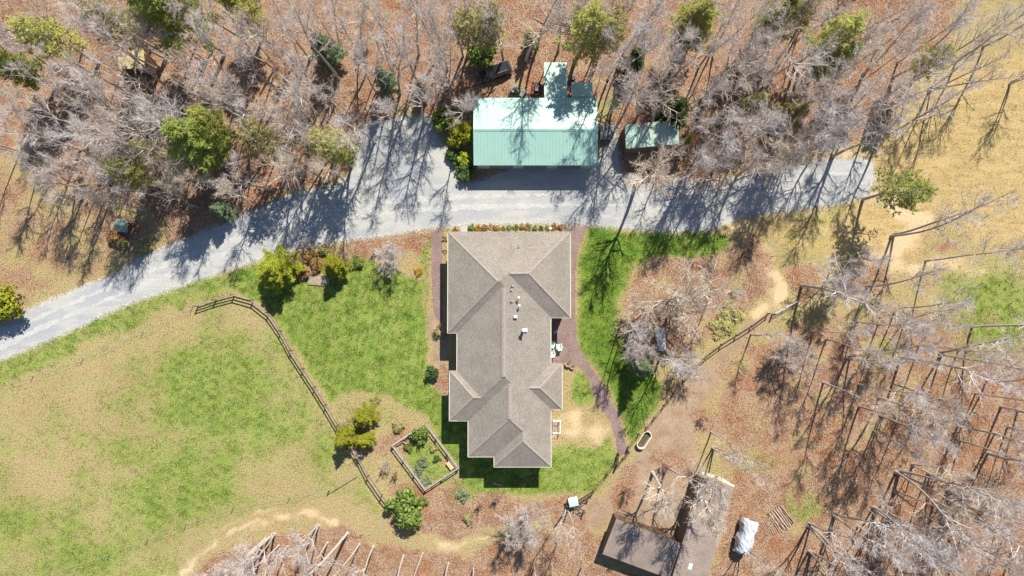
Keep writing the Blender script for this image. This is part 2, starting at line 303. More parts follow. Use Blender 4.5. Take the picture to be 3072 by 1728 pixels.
def ragged(poly, step, amp, seed, z):              # outline in px -> densified, uneven edge in metres
    rng = random.Random(seed); out = []; ph = [rng.uniform(0, 6.28) for _ in range(4)]; s = 0.0
    W = [P(x, y, z) for x, y in poly]
    for i, a in enumerate(W):
        b = W[(i + 1) % len(W)]; L = (b - a).length; n = max(1, int(L / step)); nr = Vector((-(b - a).y, (b - a).x, 0)).normalized()
        for k in range(n):
            p = a.lerp(b, k / n); q = s + L * k / n
            w = math.sin(q * 1.3 + ph[0]) * .4 + math.sin(q * 3.1 + ph[1]) * .3 + rng.uniform(-.6, .6)
            out.append(p + nr * amp * w)
        s += L
    return out
from mathutils.geometry import tessellate_polygon
def sheet(name, poly, z, mat, step=0.35, amp=0.12, seed=1):
    pts = ragged(poly, step, amp, seed, z); tri = tessellate_polygon([pts])
    mb = MB(); mb.add(pts, [tuple(reversed(t)) if (pts[t[1]] - pts[t[0]]).cross(pts[t[2]] - pts[t[0]]).z < 0 else tuple(t) for t in tri])
    return tag(obj(name, mb, mat), kind='structure')
def gravel_mat():
    t = NT('gravel'); co = t.coord(); f = t.noise(co, 9, 8, .75); mp = t.n('Mapping'); t.l(co, mp.inputs[0]); mp.inputs['Rotation'].default_value = (0, 0, R(-14)); mp.inputs['Scale'].default_value = (.22, 1.1, 1); m = t.noise(mp.outputs[0], .7, 6, .6, .5); b = t.noise(co, .12, 4, .6, .3)
    c1 = t.ramp(f, [(0.32, (.175, .18, .187)), (0.5, (.30, .307, .317)), (0.68, (.46, .468, .475))])
    c2 = t.ramp(f, [(0.32, (.24, .238, .215)), (0.5, (.385, .382, .35)), (0.68, (.53, .525, .48))])
    col = t.mix(t.sstep(t.math('ADD', t.math('MULTIPLY', m, .5), t.math('MULTIPLY', b, .5)), .42, .58), c1, c2)
    t.bump(f, .8, .06); return t.out(col, .95)
M_gravel = gravel_mat()
sheet('driveway', DRIVE, 0.012, M_gravel, .3, .16, 3)
def rut_mat():
    t = NT('worn_gravel'); co = t.coord(); f = t.noise(co, 9, 8, .75); m = t.noise(co, .8, 5, .6, .4)
    col = t.mix(t.sstep(m, .4, .6), t.ramp(f, [(0.32, (.235, .237, .237)), (0.5, (.37, .372, .37)), (0.68, (.52, .522, .52))]), t.ramp(f, [(0.32, (.275, .272, .252)), (0.5, (.425, .42, .392)), (0.68, (.57, .565, .53))]))
    t.bump(f, .6, .05); return t.out(col, .95)
M_rut = rut_mat(); RL = [(-70, 1062), (120, 968), (300, 892), (520, 802), (760, 712), (960, 655), (1150, 622), (1400, 606), (1700, 600), (1950, 600), (2200, 580), (2450, 545), (2600, 532)]
for q_, sg in ((15, 1), (-17, 2)):
    up_, dn_ = [], []
    for i_, (x_, y_) in enumerate(RL):
        a_, b_ = RL[max(0, i_ - 1)], RL[min(len(RL) - 1, i_ + 1)]; dx_, dy_ = b_[0] - a_[0], b_[1] - a_[1]; l_ = math.hypot(dx_, dy_); nx_, ny_ = -dy_ / l_, dx_ / l_; w_ = 6.5 + 3 * math.sin(i_ * 1.9 + sg)
        up_.append((x_ + nx_ * (q_ - w_), y_ + ny_ * (q_ - w_))); dn_.append((x_ + nx_ * (q_ + w_), y_ + ny_ * (q_ + w_)))
    sheet('wheel_track', up_ + dn_[::-1], 0.017, M_rut, .22, .2, 20 + sg)
def mulch_mat():
    t = NT('mulch'); co = t.coord(); f = t.noise(co, 8, 8, .7); m = t.noise(co, .6, 5)
    col = t.mix(t.sstep(m, .35, .65), t.ramp(f, [(0.35, (.095, .062, .056)), (0.5, (.19, .13, .115)), (0.68, (.32, .23, .205))]), t.ramp(f, [(0.35, (.12, .083, .075)), (0.5, (.235, .165, .148)), (0.68, (.36, .27, .245))]))
    t.bump(f, .8, .05); return t.out(col, .95)
M_mulch = mulch_mat()
sheet('mulch_path', PATH_W, 0.016, M_mulch, .3, .05, 5); sheet('mulch_path', PATH_E, 0.016, M_mulch, .3, .06, 6)

# ------------------------------------------------------------------ materials for things
M_cream = mat_plain('cream_trim', (.62, .58, .49), .5, .06, 3)
M_siding = mat_plain('beige_siding', (.52, .46, .36), .7, .08, 2)
M_white = mat_plain('white_paint', (.80, .80, .78), .5, .06, 4)
M_offw = mat_plain('off_white_metal', (.60, .61, .62), .5, .1, 4)
M_galv = mat_plain('galvanised', (.30, .305, .31), .55, .15, 9, .2)
M_glass = mat_plain('dark_glass', (.02, .025, .03), .08, .1, 2); M_glass.node_tree.nodes['Principled BSDF'].inputs['Specular IOR Level'].default_value = .6
M_rubber = mat_plain('rubber', (.018, .018, .02), .8, .2, 8)
M_black = mat_plain('black_plastic', (.03, .03, .034), .5, .2, 6)
M_fence = mat_plain('weathered_board', (.33, .255, .19), .85, .35, 5, 0, .35)
M_fdark = mat_plain('dark_board', (.14, .095, .062), .85, .35, 5, 0, .35)
M_fgrey = mat_plain('grey_board', (.34, .295, .26), .85, .3, 6, 0, .35)
M_log = mat_plain('cut_log', (.40, .29, .215), .9, .35, 7, 0, .45)
M_plank = mat_plain('fresh_plank', (.56, .40, .22), .8, .25, 5, 0, .3)
M_mint = mat_plain('mint_paint', (.50, .66, .64), .5, .1, 5)
M_red = mat_plain('red_plastic', (.22, .02, .016), .4, .1, 5)
M_carpaint = mat_plain('black_car_paint', (.012, .014, .02), .22, .15, 2); M_carpaint.node_tree.nodes['Principled BSDF'].inputs['Coat Weight'].default_value = .8
M_steelgrey = mat_plain('grey_cover', (.16, .165, .175), .6, .25, 5)
M_camo = mat_plain('grey_green_plastic', (.26, .27, .23), .55, .35, 9)
M_tarp = mat_plain('white_tarp', (.47, .50, .54), .45, .1, 2, bump=.4)
M_straw = mat_plain('straw_roof', (.44, .36, .19), .8, .3, 6)
M_terracotta = mat_plain('terracotta', (.42, .22, .15), .8, .2, 5)
M_stone = mat_plain('pale_concrete', (.36, .36, .345), .9, .15, 6)

def shingle_mat():
    t = NT('roof_shingle'); uv = t.n('UVMap', uv_map='UVMap').outputs[0]
    br = t.n('TexBrick'); t.l(uv, br.inputs['Vector']); br.inputs['Scale'].default_value = 1.0
    br.inputs['Brick Width'].default_value = .34; br.inputs['Row Height'].default_value = .145; br.inputs['Mortar Size'].default_value = .012; br.inputs['Bias'].default_value = 0.0
    br.inputs['Color1'].default_value = (.255, .225, .19, 1); br.inputs['Color2'].default_value = (.37, .33, .28, 1); br.inputs['Mortar'].default_value = (.14, .115, .095, 1)
    f = t.noise(t.coord(), 7, 6, .7); m = t.noise(t.coord(), .5, 4)
    col = t.mix(.55, br.outputs['Color'], t.ramp(f, [(0.32, (.12, .105, .088)), (0.5, (.29, .255, .215)), (0.68, (.50, .45, .385))]))
    col = t.mix(t.math('MULTIPLY', t.sstep(m, .35, .65), .3), col, (.62, .58, .56), 'MULTIPLY'); col = t.mix(1.0, col, (.9, .9, .9), 'MULTIPLY')
    s = t.n('SeparateXYZ'); t.l(uv, s.inputs[0]); saw = t.math('FRACT', t.math('DIVIDE', s.outputs[1], .145))
    t.bump(t.math('ADD', t.math('MULTIPLY', saw, -.8), f), .7, .03); return t.out(col, .95)
M_shingle = shingle_mat()
M_cap = mat_plain('shingle_cap', (.30, .255, .215), .95, .3, 8)
def metal_roof_mat(name, c, rough, dirt=.3):
    t = NT(name); co = t.coord('Object'); wp = t.n('NewGeometry').outputs['Position']
    m = t.noise(wp, .7, 5, .65); st = t.noise(wp, 2.5, 6, .7)
    col = t.ramp(t.math('ADD', t.math('MULTIPLY', m, .6), t.math('MULTIPLY', st, .4)), [(0.3, tuple(v * (1 - dirt) for v in c)), (0.6, c), (0.8, tuple(min(1, v * 1.12) for v in c))])
    t.b.inputs['Specular IOR Level'].default_value = .6
    return t.out(col, rough, 0.0)
M_green = metal_roof_mat('mint_metal_roof', (.29, .47, .40), .38, .10)
M_green2 = metal_roof_mat('faded_mint_metal', (.38, .52, .43), .6, .25)
M_greytin = metal_roof_mat('brown_grey_tin', (.275, .215, .18), .65, .35)
M_gwall = mat_plain('green_metal_wall', (.30, .42, .37), .5, .08, 3)
M_woodwall = mat_plain('dark_wood_wall', (.16, .11, .075), .85, .25, 4)

# ------------------------------------------------------------------ the house
EZ, PIT = 5.0, math.tan(R(30))
def PX(x): return P(x, 930, EZ).x
def PY(y): return P(1536, y, EZ).y
BL = [(1344, 1652, 697, 998), (1400, 1711, 697, 952), (1372, 1652, 697, 1262), (1350, 1500, 1114, 1261), (1508, 1685.5, 1091.5, 1227.5), (1406, 1652, 1026, 1369.5), (1483.5, 1652, 1200, 1400)]
BLK = [(PX(a), PX(b), PY(d), PY(c)) for a, b, c, d in BL]
def sides(b): x0, x1, y0, y1 = b; return [(1, 0, -x0), (-1, 0, x1), (0, 1, -y0), (0, -1, y1)]
def dval(p, q): return p[0] * q[0] + p[1] * q[1] + p[2]
def clip(poly, h, eps=1e-6):                       # keep h >= 0
    out = []
    for i, a in enumerate(poly):
        b = poly[(i + 1) % len(poly)]; da, db = dval(h, a), dval(h, b)
        if da >= -eps: out.append(a)
        if (da > eps and db < -eps) or (da < -eps and db > eps):
            t = da / (da - db); out.append((a[0] + (b[0] - a[0]) * t, a[1] + (b[1] - a[1]) * t))
    return out if len(out) >= 3 else []
def area(p): return abs(sum(p[i][0] * p[(i + 1) % len(p)][1] - p[(i + 1) % len(p)][0] * p[i][1] for i in range(len(p)))) / 2
def minus(pl, hs):                                 # convex poly minus convex region
    out, cur = [], pl
    for h in hs:
        if not cur: break
        o = clip(cur, (-h[0], -h[1], -h[2]))
        if o and area(o) > 1e-3: out.append(o)
        cur = clip(cur, h)
    return out
def roof_z(x, y):
    return EZ + PIT * max([max(0, min(dval(s, (x, y)) for s in sides(b))) for b in BLK])
hb = P(1520, 1050); house = thing('house', 'large tan shingled house with many hips and cream gutters beside the driveway', 'house', hb)
HL = lambda p: (p[0] - hb.x, p[1] - hb.y, p[2])
for i, b in enumerate(BLK):
    ss = sides(b)
    for k, s in enumerate(ss):
        pieces = [[(b[0], b[2]), (b[1], b[2]), (b[1], b[3]), (b[0], b[3])]]
        for o in ss:
            if o is not s: pieces = [c for c in (clip(p, (o[0] - s[0], o[1] - s[1], o[2] - s[2])) for p in pieces) if c]
        for j, b2 in enumerate(BLK):
            if j == i: continue
            e = 1e-5 if j > i else -1e-5           # ties: one of two equal planes stays
            hs = [(o[0] - s[0], o[1] - s[1], o[2] - s[2] + e) for o in sides(b2)]
            nb = sides(b2); pieces = [q for p in pieces for q in minus(p, hs + [])]
        pieces = [p for p in pieces if area(p) > .02]
        if not pieces: continue
        mb = MB(); uvs = []
        cz = 1 / math.cos(R(30))
        for p in pieces:
            mb.poly([HL((x, y, EZ + PIT * dval(s, (x, y)))) for x, y in p])
            uvs += [((y if s[0] else x), dval(s, (x, y)) * cz) for x, y in p]
        me = mb.mesh('roof_slope', M_shingle)
        me.update()
        for pl in me.polygons:
            if pl.normal.z < 0: pl.flip()
        uvl = me.uv_layers.new(name='UVMap'); off = 0
        for pl in me.polygons:
            for li in pl.loop_indices:
                v = me.vertices[me.loops[li].vertex_index].co; wx, wy = v.x + hb.x, v.y + hb.y
                uvl.data[li].uv = ((wy if s[0] else wx), dval(s, (wx, wy)) * cz)
        link('roof_slope', me, house)
OUT = [(1344, 697), (1711, 697), (1711, 952), (1652, 952), (1652, 1091.5), (1685.5, 1091.5), (1685.5, 1227.5), (1652, 1227.5), (1652, 1400), (1483.5, 1400), (1483.5, 1369.5), (1406, 1369.5), (1406, 1261.5), (1350, 1261.5), (1350, 1114), (1372, 1114), (1372, 998), (1344, 998)]
OW = [Vector((PX(x), PY(y), 0)) for x, y in OUT]
wall = MB(); inset = .45; n = len(OW); wp = []
for i in range(n):
    a, b, c = OW[i - 1], OW[i], OW[(i + 1) % n]
    d1, d2 = (b - a).normalized(), (c - b).normalized()
    n1, n2 = Vector((d1.y, -d1.x, 0)), Vector((d2.y, -d2.x, 0))       # outline runs clockwise: inside is to the right
    wp.append(b + (n1 + n2) * inset)
for i in range(n):
    a, c = wp[i], wp[(i + 1) % n]
    wall.add([HL((a.x, a.y, 0)), HL((c.x, c.y, 0)), HL((c.x, c.y, EZ + .15)), HL((a.x, a.y, EZ + .15))], [(0, 1, 2, 3)])
obj('wall', wall, M_siding, house)
for i in range(n):
    a, b = OW[i], OW[(i + 1) % n]; d = b - a; L = d.length; m = (a + b) / 2; d.normalize(); o_ = Vector((-d.y, d.x, 0))
    c = m + o_ * .05
    gm = MB(); h = L / 2 + .07; rz = math.atan2(d.y, d.x)
    ring = lambda x: [(x, -.02, -.14), (x, .075, -.14), (x, .10, .01), (x, .085, .01), (x, .065, -.10), (x, .005, -.10), (x, .0, .01), (x, -.02, .01)]
    gm.loft([[Vector(q) for q in ring(-h)], [Vector(q) for q in ring(h)]])
    go = obj('gutter', gm, M_cream, house, HL((m.x, m.y, EZ - .005))); go.rotation_euler[2] = rz
    sp = obj('soffit', MB().box((0, 0, 0), (L - .02, .5, .02)), M_cream, house, HL((m.x - o_.x * .24, m.y - o_.y * .24, EZ - .16 - .003 * (i % 3)))); sp.rotation_euler[2] = rz
def cap_run(name, pts, w, th, lift=0.02):           # rows of overlapping cap shingles along a hip or ridge
    mb = MB()
    for (a, b) in zip(pts[:-1], pts[1:]):
        A = Vector((a[0], a[1], roof_z(*a) + lift)); B = Vector((b[0], b[1], roof_z(*b) + lift)); d = B - A; k = max(1, int(d.length / .28))
        sd = Vector((-d.y, d.x, 0)).normalized() * w; up = Vector((0, 0, th))
        for q in range(k):
            p0, p1 = A + d * (q / k), A + d * ((q + 1.12) / k) + up * .35
            dr = Vector((0, 0, -w * .45))
            mb.add([HL(v) for v in (p0 - sd + dr, p0 + up, p0 + sd + dr, p1 - sd + dr, p1 + up, p1 + sd + dr)], [(0, 1, 4, 3), (1, 2, 5, 4)])
    return obj(name, mb, M_cap, house)
W2 = lambda x, y: (PX(x), PY(y))
for pts in ([(1346, 699), (1494, 847)], [(1346, 996), (1494, 848)], [(1709, 699), (1584, 824)], [(1709, 950), (1584, 825)], [(1584, 824.5), (1530, 824.5)], [(1352, 1116), (1423, 1187)], [(1352, 1259), (1423, 1188)], [(1424, 1187.5), (1444, 1187.5)],
            [(1684, 1093), (1618, 1159)], [(1684, 1226), (1618, 1160)], [(1617, 1159.5), (1586, 1159.5)], [(1408, 1367), (1528, 1247)], [(1485, 1398), (1567, 1316)], [(1650, 1398), (1569, 1317)], [(1498, 1136), (1511, 1123)], [(1567.7, 1315), (1567.7, 1288)], [(1530, 1247), (1566, 1283)]):
    cap_run('hip_cap', [W2(*p) for p in pts], .16, .03)
for pts in ([(1511.5, 868), (1512, 1123)], [(1529, 1152), (1529, 1246)]):
    (xa, ya), (xb, yb) = [W2(*p) for p in pts]; rv = MB(); z = roof_z(xa, (ya + yb) / 2); L = ya - yb; k = int(L / .3)
    for q in range(k):
        y0 = ya - L * q / k; y1 = ya - L * (q + .93) / k
        rv.add([HL(v) for v in ((xa - .30, y0, z - .10), (xa - .28, y0, z - .02), (xa, y0, z + .10), (xa + .28, y0, z - .02), (xa + .30, y0, z - .10), (xa - .30, y1, z - .10), (xa - .28, y1, z - .02), (xa, y1, z + .10), (xa + .28, y1, z - .02), (xa + .30, y1, z - .10))],
               [(0, 5, 6, 1), (1, 6, 7, 2), (2, 7, 8, 3), (3, 8, 9, 4), (0, 1, 2, 3, 4), (9, 8, 7, 6, 5)])
    obj('ridge_vent', rv, M_cap, house)
def on_roof(px, py):
    w = P(px, py, 8.0); z = roof_z(w.x, w.y); w = P(px, py, z); return Vector(HL((w.x, w.y, roof_z(w.x, w.y))))
q = on_roof(1570, 990); fl = obj('flue_pipe', MB().lathe([(.17, -.3), (.17, 1.35), (.16, 1.36)], 14), M_galv, house, q)
obj('flue_cap', MB().lathe([(.18, 1.34), (.25, 1.42), (.26, 1.6), (.2, 1.7), (.05, 1.75)], 16), M_offw, fl)
obj('flashing', MB().box((.35, .0, .12), (.35, .45, .03), 0, R(28)), M_offw, fl)
q = on_roof(1546, 950); bv = obj('box_vent', MB().box((0, 0, .35), (.5, .38, .26), .1, R(16), .05).box((0, 0, .1), (.3, .26, .5), .1), M_offw, house, q)
for px, py, s in ((1556, 893, 1.0), (1558, 917, .9)):
    q = on_roof(px, py); vp = obj('roof_mast', MB().tube([(0, 0, -.2), (0, 0, 1.0 * s)], .05, 8).tube([(-.25, 0, .8 * s), (.3, .1, .85 * s)], .025, 6), M_galv, house, q)
    obj('mast_head', MB().lathe([(.05, .95 * s), (.17, 1.0 * s), (.15, 1.1 * s), (.05, 1.14 * s)], 12), M_offw, vp)
for px, py in ((1535, 857), (1532, 870), (1533.5, 903), (1555.5, 740)):
    q = on_roof(px, py); vp = obj('vent_pipe', MB().tube([(0, 0, -.2), (0, 0, .55)], .05, 8).box((.12, 0, .12), (.35, .3, .02), 0, R(30)), M_cap, house, q)
def opening(parent, name, c, size, rz, matf, matp):   # framed door or window on a wall
    f = obj(name, MB().box((0, 0, 0), (size[0], .06, size[1])), matf, parent, c); f.rotation_euler[2] = rz
    obj('pane', MB().box((0, 0, 0), (size[0] - .16, .09, size[1] - .16)), matp, f); return f
for px, py, rz, w, h, z in ((1375, 697, 0, .95, 2.05, 1.05), (1480, 697, 0, 1.6, 1.3, 2.0), (1600, 697, 0, 1.6, 1.3, 2.0), (1660, 1020, math.pi / 2, 1.8, 2.05, 1.05), (1652, 1320, math.pi / 2, 1.2, 1.3, 2.2), (1580, 1400, 0, 1.6, 1.3, 2.2), (1372, 1060, math.pi / 2, 1.5, 1.3, 2.2), (1344, 850, math.pi / 2, 1.5, 1.3, 2.2)):
    x, y = PX(px), PY(py)
    if rz == 0: y += -inset if py < 900 else inset
    else: x += -inset if px > 1500 else inset
    opening(house, 'door' if h > 2 else 'window', HL((x, y, z)), (w, h), rz, M_white, M_glass)
# side landing rail (white frame on the east side)
st = thing('stoop_rail', 'white railed stoop frame against the house, above bare sandy soil', 'railing', P(1668, 1278))
for dx, dy in ((-.45, .8), (.5, .8), (-.45, -.85), (.5, -.85)): obj('post', MB().box((dx, dy, .6), (.09, .09, 1.2)), M_white, st)
for a, b in (((-.45, .8), (.5, .8)), ((.5, .8), (.5, -.85)), ((.5, -.85), (-.45, -.85))):
    for z in (1.15, .35): obj('rail', MB().tube([(a[0], a[1], z), (b[0], b[1], z)], .035, 6), M_white, st)
obj('deck', MB().box((0, 0, .14), (1.0, 1.7, .06)), M_fence, st)

# ------------------------------------------------------------------ metal roofed buildings
def panel_mesh(w, L, ribs=3, rh=.035, mat=None, th=.02):
    prof = []; step = w / ribs
    for k in range(ribs):
        x = k * step
        prof += [(x, 0), (x + .012, rh), (x + .05, rh), (x + .075, 0)]
        prof += [(x + step * .5 - .03, 0), (x + step * .5, rh * .3), (x + step * .5 + .03, 0)]
    prof.append((w - .004, 0)); mb = MB()
    n_ = len(prof); vs = [(x, 0, z) for x, z in prof] + [(x, L, z) for x, z in prof]
    mb.add(vs, [(i, i + 1, n_ + i + 1, n_ + i) for i in range(n_ - 1)])
    mb.add([(0, 0, -th), (w, 0, -th), (w, L, -th), (0, L, -th)], [(3, 2, 1, 0)])
    mb.add([(0, 0, -th), (w, 0, -th), (w, 0, 0), (0, 0, 0)], [(0, 1, 2, 3)])
    return mb.mesh('roof_panel', mat)
def slope_panels(parent, a, b, c, mat, pw=.92, ribs=3, base=Vector((0, 0, 0))):
    """panels from the eave line a-b up to c (the point above a); a, b, c are world points"""
    ex = b - a; W = ex.length; ex.normalize(); ey = c - a; ey -= ex * ey.dot(ex); L = ey.length; ey.normalize(); ez = ex.cross(ey)
    if ez.z < 0: a, b = b, a; ex = -ex; ez = -ez
    k = max(1, round(W / pw)); w = W / k; me = panel_mesh(w, L, ribs, mat=mat)
    for i in range(k):
        o = link('roof_panel', me, parent); p = a + ex * (w * i) - base
        o.matrix_basis = Matrix(((ex.x, ey.x, ez.x, p.x), (ex.y, ey.y, ez.y, p.y), (ex.z, ey.z, ez.z, p.z), (0, 0, 0, 1)))
def box_wall(parent, pts, z0, z1, mat, base, name='wall'):
    """walls round a footprint; z1 is one height per corner"""
    for i in range(len(pts)):
        a, b = pts[i], pts[(i + 1) % len(pts)]; za, zb = z1[i], z1[(i + 1) % len(pts)]
        d = (b - a); L = d.length; nn = Vector((d.y, -d.x, 0)).normalized() * .05
        obj(name, MB().loft([[a - base, b - base, b + nn - base, a + nn - base], [a + Vector((0, 0, za)) - base, b + Vector((0, 0, zb)) - base, b + nn + Vector((0, 0, zb)) - base, a + nn + Vector((0, 0, za)) - base]]), mat, parent)

# garage
gz, rise = 3.5, 1.12
c0 = P(1605, 395); garage = thing('metal_garage', 'long garage with mint green metal gable roof beside the gravel apron', 'garage', c0)
x0, x1 = P(1423, 395, gz).x, P(1789, 395, gz).x; yN, yS = P(1605, 293.5, gz).y, P(1605, 496, gz).y; yR = (yN + yS) / 2
V3 = lambda x, y, z: Vector((x, y, z))
slope_panels(garage, V3(x0, yN, gz), V3(x1, yN, gz), V3(x0, yR, gz + rise), M_green, .9, 2, c0)
slope_panels(garage, V3(x0, yS, gz), V3(x1, yS, gz), V3(x0, yR, gz + rise), M_green, .9, 2, c0)
obj('ridge_cap', MB().loft([[Vector(p) - c0 for p in ((x, yR - .24, gz + rise - .015), (x, yR, gz + rise + .075), (x, yR + .24, gz + rise - .015), (x, yR, gz + rise + .02))] for x in (x0 - .04, x1 + .04)]), M_green, garage)
for x in (x0 - .03, x1 + .03):
    for ya in (yN, yS):
        obj('rake_trim', MB().loft([[Vector(p) - c0 for p in ((x - .05, ya, gz - .14), (x + .05, ya, gz - .14), (x + .05, ya, gz + .05), (x - .05, ya, gz + .05))], [Vector(p) - c0 for p in ((x - .05, yR, gz + rise - .14), (x + .05, yR, gz + rise - .14), (x + .05, yR, gz + rise + .05), (x - .05, yR, gz + rise + .05))]]), M_green, garage)
ins = .35; fx0, fx1, fy0, fy1 = x0 + ins, x1 - ins, yS + ins, yN - ins
box_wall(garage, [V3(fx0, fy0, 0), V3(fx1, fy0, 0), V3(fx1, fy1, 0), V3(fx0, fy1, 0)], 0, [gz + .02] * 4, M_gwall, c0)
for x in (fx0, fx1):
    obj('gable', MB().poly([Vector(p) - c0 for p in ((x, fy0, gz), (x, fy1, gz), (x, yR, gz + rise - .12))]), M_gwall, garage)
for k in range(3):
    xx = fx0 + 3.2 + k * 4.6
    gd = obj('garage_door', MB().box((0, 0, 0), (3.2, .06, 2.6)), M_steelgrey, garage, V3(xx, fy0 - .06, 1.32) - c0)
    for z in (-.65, 0, .65): obj('seam', MB().box((0, -.035, z), (3.1, .02, .03)), M_steelgrey, gd)
# two rear lean-to sheds
def lean_to(label, px0, px1, pyN, pyS, zl, zh):
    a, b = P(px0, pyN, zl), P(px1, pyN, zl); s = P(px0, pyS, zh); yy = yN - .04 if pyS > 286 else s.y
    cc = V3((a.x + b.x) / 2, (a.y + yy) / 2, 0); t = thing('lean_to_shed', label, 'shed', cc, 0, 'lean-to sheds behind the garage')
    slope_panels(t, V3(a.x, a.y, zl), V3(b.x, a.y, zl), V3(a.x, yy, zh), M_green2, .9, 3, cc)
    for x in (a.x + .15, b.x - .15):
        for y, z in ((a.y - .2, zl), ((a.y + yy) / 2, (zl + zh) / 2), (yy + .2, zh)): obj('post', MB().box((0, 0, (z - .08) / 2), (.12, .12, z - .08)), M_fdark, t, V3(x, y, 0) - cc)
    for y, z in ((a.y - .2, zl), (yy + .2, zh)): obj('beam', MB().box((0, 0, 0), (b.x - a.x - .1, .1, .14)), M_fdark, t, V3((a.x + b.x) / 2, y, z - .10) - cc)
lean_to('long narrow lean-to with faded mint metal roof behind the garage', 1632, 1701, 187, 294, 2.7, 3.3)
lean_to('short square lean-to with faded mint metal roof behind the garage', 1714, 1777, 247, 294, 2.8, 3.3)
# shed under the trees
def tilted_shed(name, label, cat, corners, zs, mat, wallm, pw, ribs, base_px, skirts=True):
    w = [P(x, y, z) for (x, y), z in zip(corners, zs)]; cc = P(*base_px); t = thing(name, label, cat, cc)
    slope_panels(t, w[0], w[1], w[3], mat, pw, ribs, cc)
    m = sum(w, Vector()) / 4; foot = [Vector(((p.x - m.x) * .93 + m.x, (p.y - m.y) * .93 + m.y, 0)) for p in w]
    if skirts: box_wall(t, foot, 0, [z - .08 for z in zs], wallm, cc)
    return t, w, cc
shed, w_, cc_ = tilted_shed('tin_shed', 'faded mint metal roofed open shed half hidden by a bare tree', 'shed', [(1878, 446), (2038, 432), (2034, 362), (1871, 374)], [3.5, 3.5, 4.0, 4.0], M_green2, M_fdark, .9, 3, (1955, 410))
# straw coloured shed in the wood
shed2, w_, cc_ = tilted_shed('wood_shed', 'small open shed with straw yellow plank roof in the wood', 'shed', [(358, 207), (436, 205), (437, 159), (354, 152)], [2.5, 2.5, 2.9, 2.9], M_straw, M_fdark, .45, 1, (398, 190))
# barn wings
barnA, wA, cA = tilted_shed('horse_barn', 'long barn wing with ribbed brown-grey tin roof under bare trees', 'barn', [(2202, 1463), (2108, 1790), (2008, 1752), (2106, 1424)], [3.0, 3.0, 3.7, 3.7], M_greytin, M_woodwall, .62, 2, (2110, 1600))
barnB, wB, cB = tilted_shed('run_in_shed', 'brown-grey tin roofed run-in shed joining the barn at its corner', 'barn', [(1807, 1662), (2020, 1741), (2040, 1627), (1846, 1556)], [2.8, 2.8, 3.4, 3.4], M_greytin, M_woodwall, .9, 3, (1920, 1650))
fa = (wA[3] + wA[0]) / 2
obj('fascia', MB().loft([[wA[3] + V3(0, .02, -.12) - cA, wA[3] + V3(0, .06, .05) - cA, wA[3] + V3(.05, .35, -.05) - cA], [fa + V3(.1, .12, -.12) - cA, fa + V3(.1, .16, .06) - cA, fa + V3(.2, .62, -.08) - cA], [wA[0] + V3(0, .02, -.12) - cA, wA[0] + V3(0, .06, .05) - cA, wA[0] + V3(.1, .25, -.05) - cA]]), mat_plain('pale_fibreglass', (.55, .53, .42), .5, .1, 3), barnA)
sk = P(2070, 1698, 3.3); so = obj('roof_hatch', MB().box((0, 0, .10), (.5, .8, .12), R(-18)), M_mint, barnA, sk - cA)

# ------------------------------------------------------------------ fences and gates
def board_fence(label, pts, rails, h, matp, matr, group=None, gap=None, boardw=.19, name='board_fence', z0=.32):
    w = [P(x, y, h) for x, y in pts]; base = V3(w[0].x, w[0].y, 0); t = thing(name, label, 'fence', base, 0, group)
    for p in w: obj('post', MB().box((0, 0, (h + .08) / 2), (.13, .13, h + .08), .3), matp, t, V3(p.x, p.y, 0) - base)
    for i, (a, b) in enumerate(zip(w[:-1], w[1:])):
        if gap and i in gap: continue
        d = b - a; L = d.length; rz = math.atan2(d.y, d.x)
        for k in range(rails):
            z = z0 + (h - z0 - .07) * k / max(1, rails - 1)
            o = obj('rail', MB().box((0, 0, 0), (L, .045, boardw)), matr, t, V3((a.x + b.x) / 2, (a.y + b.y) / 2, z) - base); o.rotation_euler = (0, random.Random(i * 7 + k).uniform(-.006, .006), rz)
    return t
def densify(pts, step):
    out = []
    for a, b in zip(pts[:-1], pts[1:]):
        n_ = max(1, round(math.hypot(b[0] - a[0], b[1] - a[1]) / step))
        out += [(a[0] + (b[0] - a[0]) * k / n_, a[1] + (b[1] - a[1]) * k / n_) for k in range(n_)]
    return out + [pts[-1]]
board_fence('weathered three rail board fence curving between the lawn and the pasture', [(580, 918), (635, 899), (691, 884), (749, 900), (797, 938), (834, 993), (866, 1053), (902, 1108), (938, 1163), (972, 1218), (1008, 1280), (1040, 1330), (1073, 1378), (1100, 1432), (1141, 1492), (1172, 1530)], 3, 1.45, M_fdark, M_fence)
board_fence('dark rail fence from the tube gate down to the stock tank', densify([(2312, 941), (2262, 978), (2171, 1034), (2125, 1069), (2088, 1106), (2053, 1145), (1968, 1255), (1944, 1286)], 55), 2, 1.2, M_fdark, M_fdark)
board_fence('dark rail fence between the path gate and the small mint roofed feeder', densify([(1848, 1392), (1823, 1426), (1782, 1478), (1736, 1507)], 50), 2, 1.2, M_fdark, M_fdark)
board_fence('short dark rail fence from the stock tank to the path gate', densify([(1920, 1305), (1888, 1345)], 50), 2, 1.2, M_fdark, M_fdark)
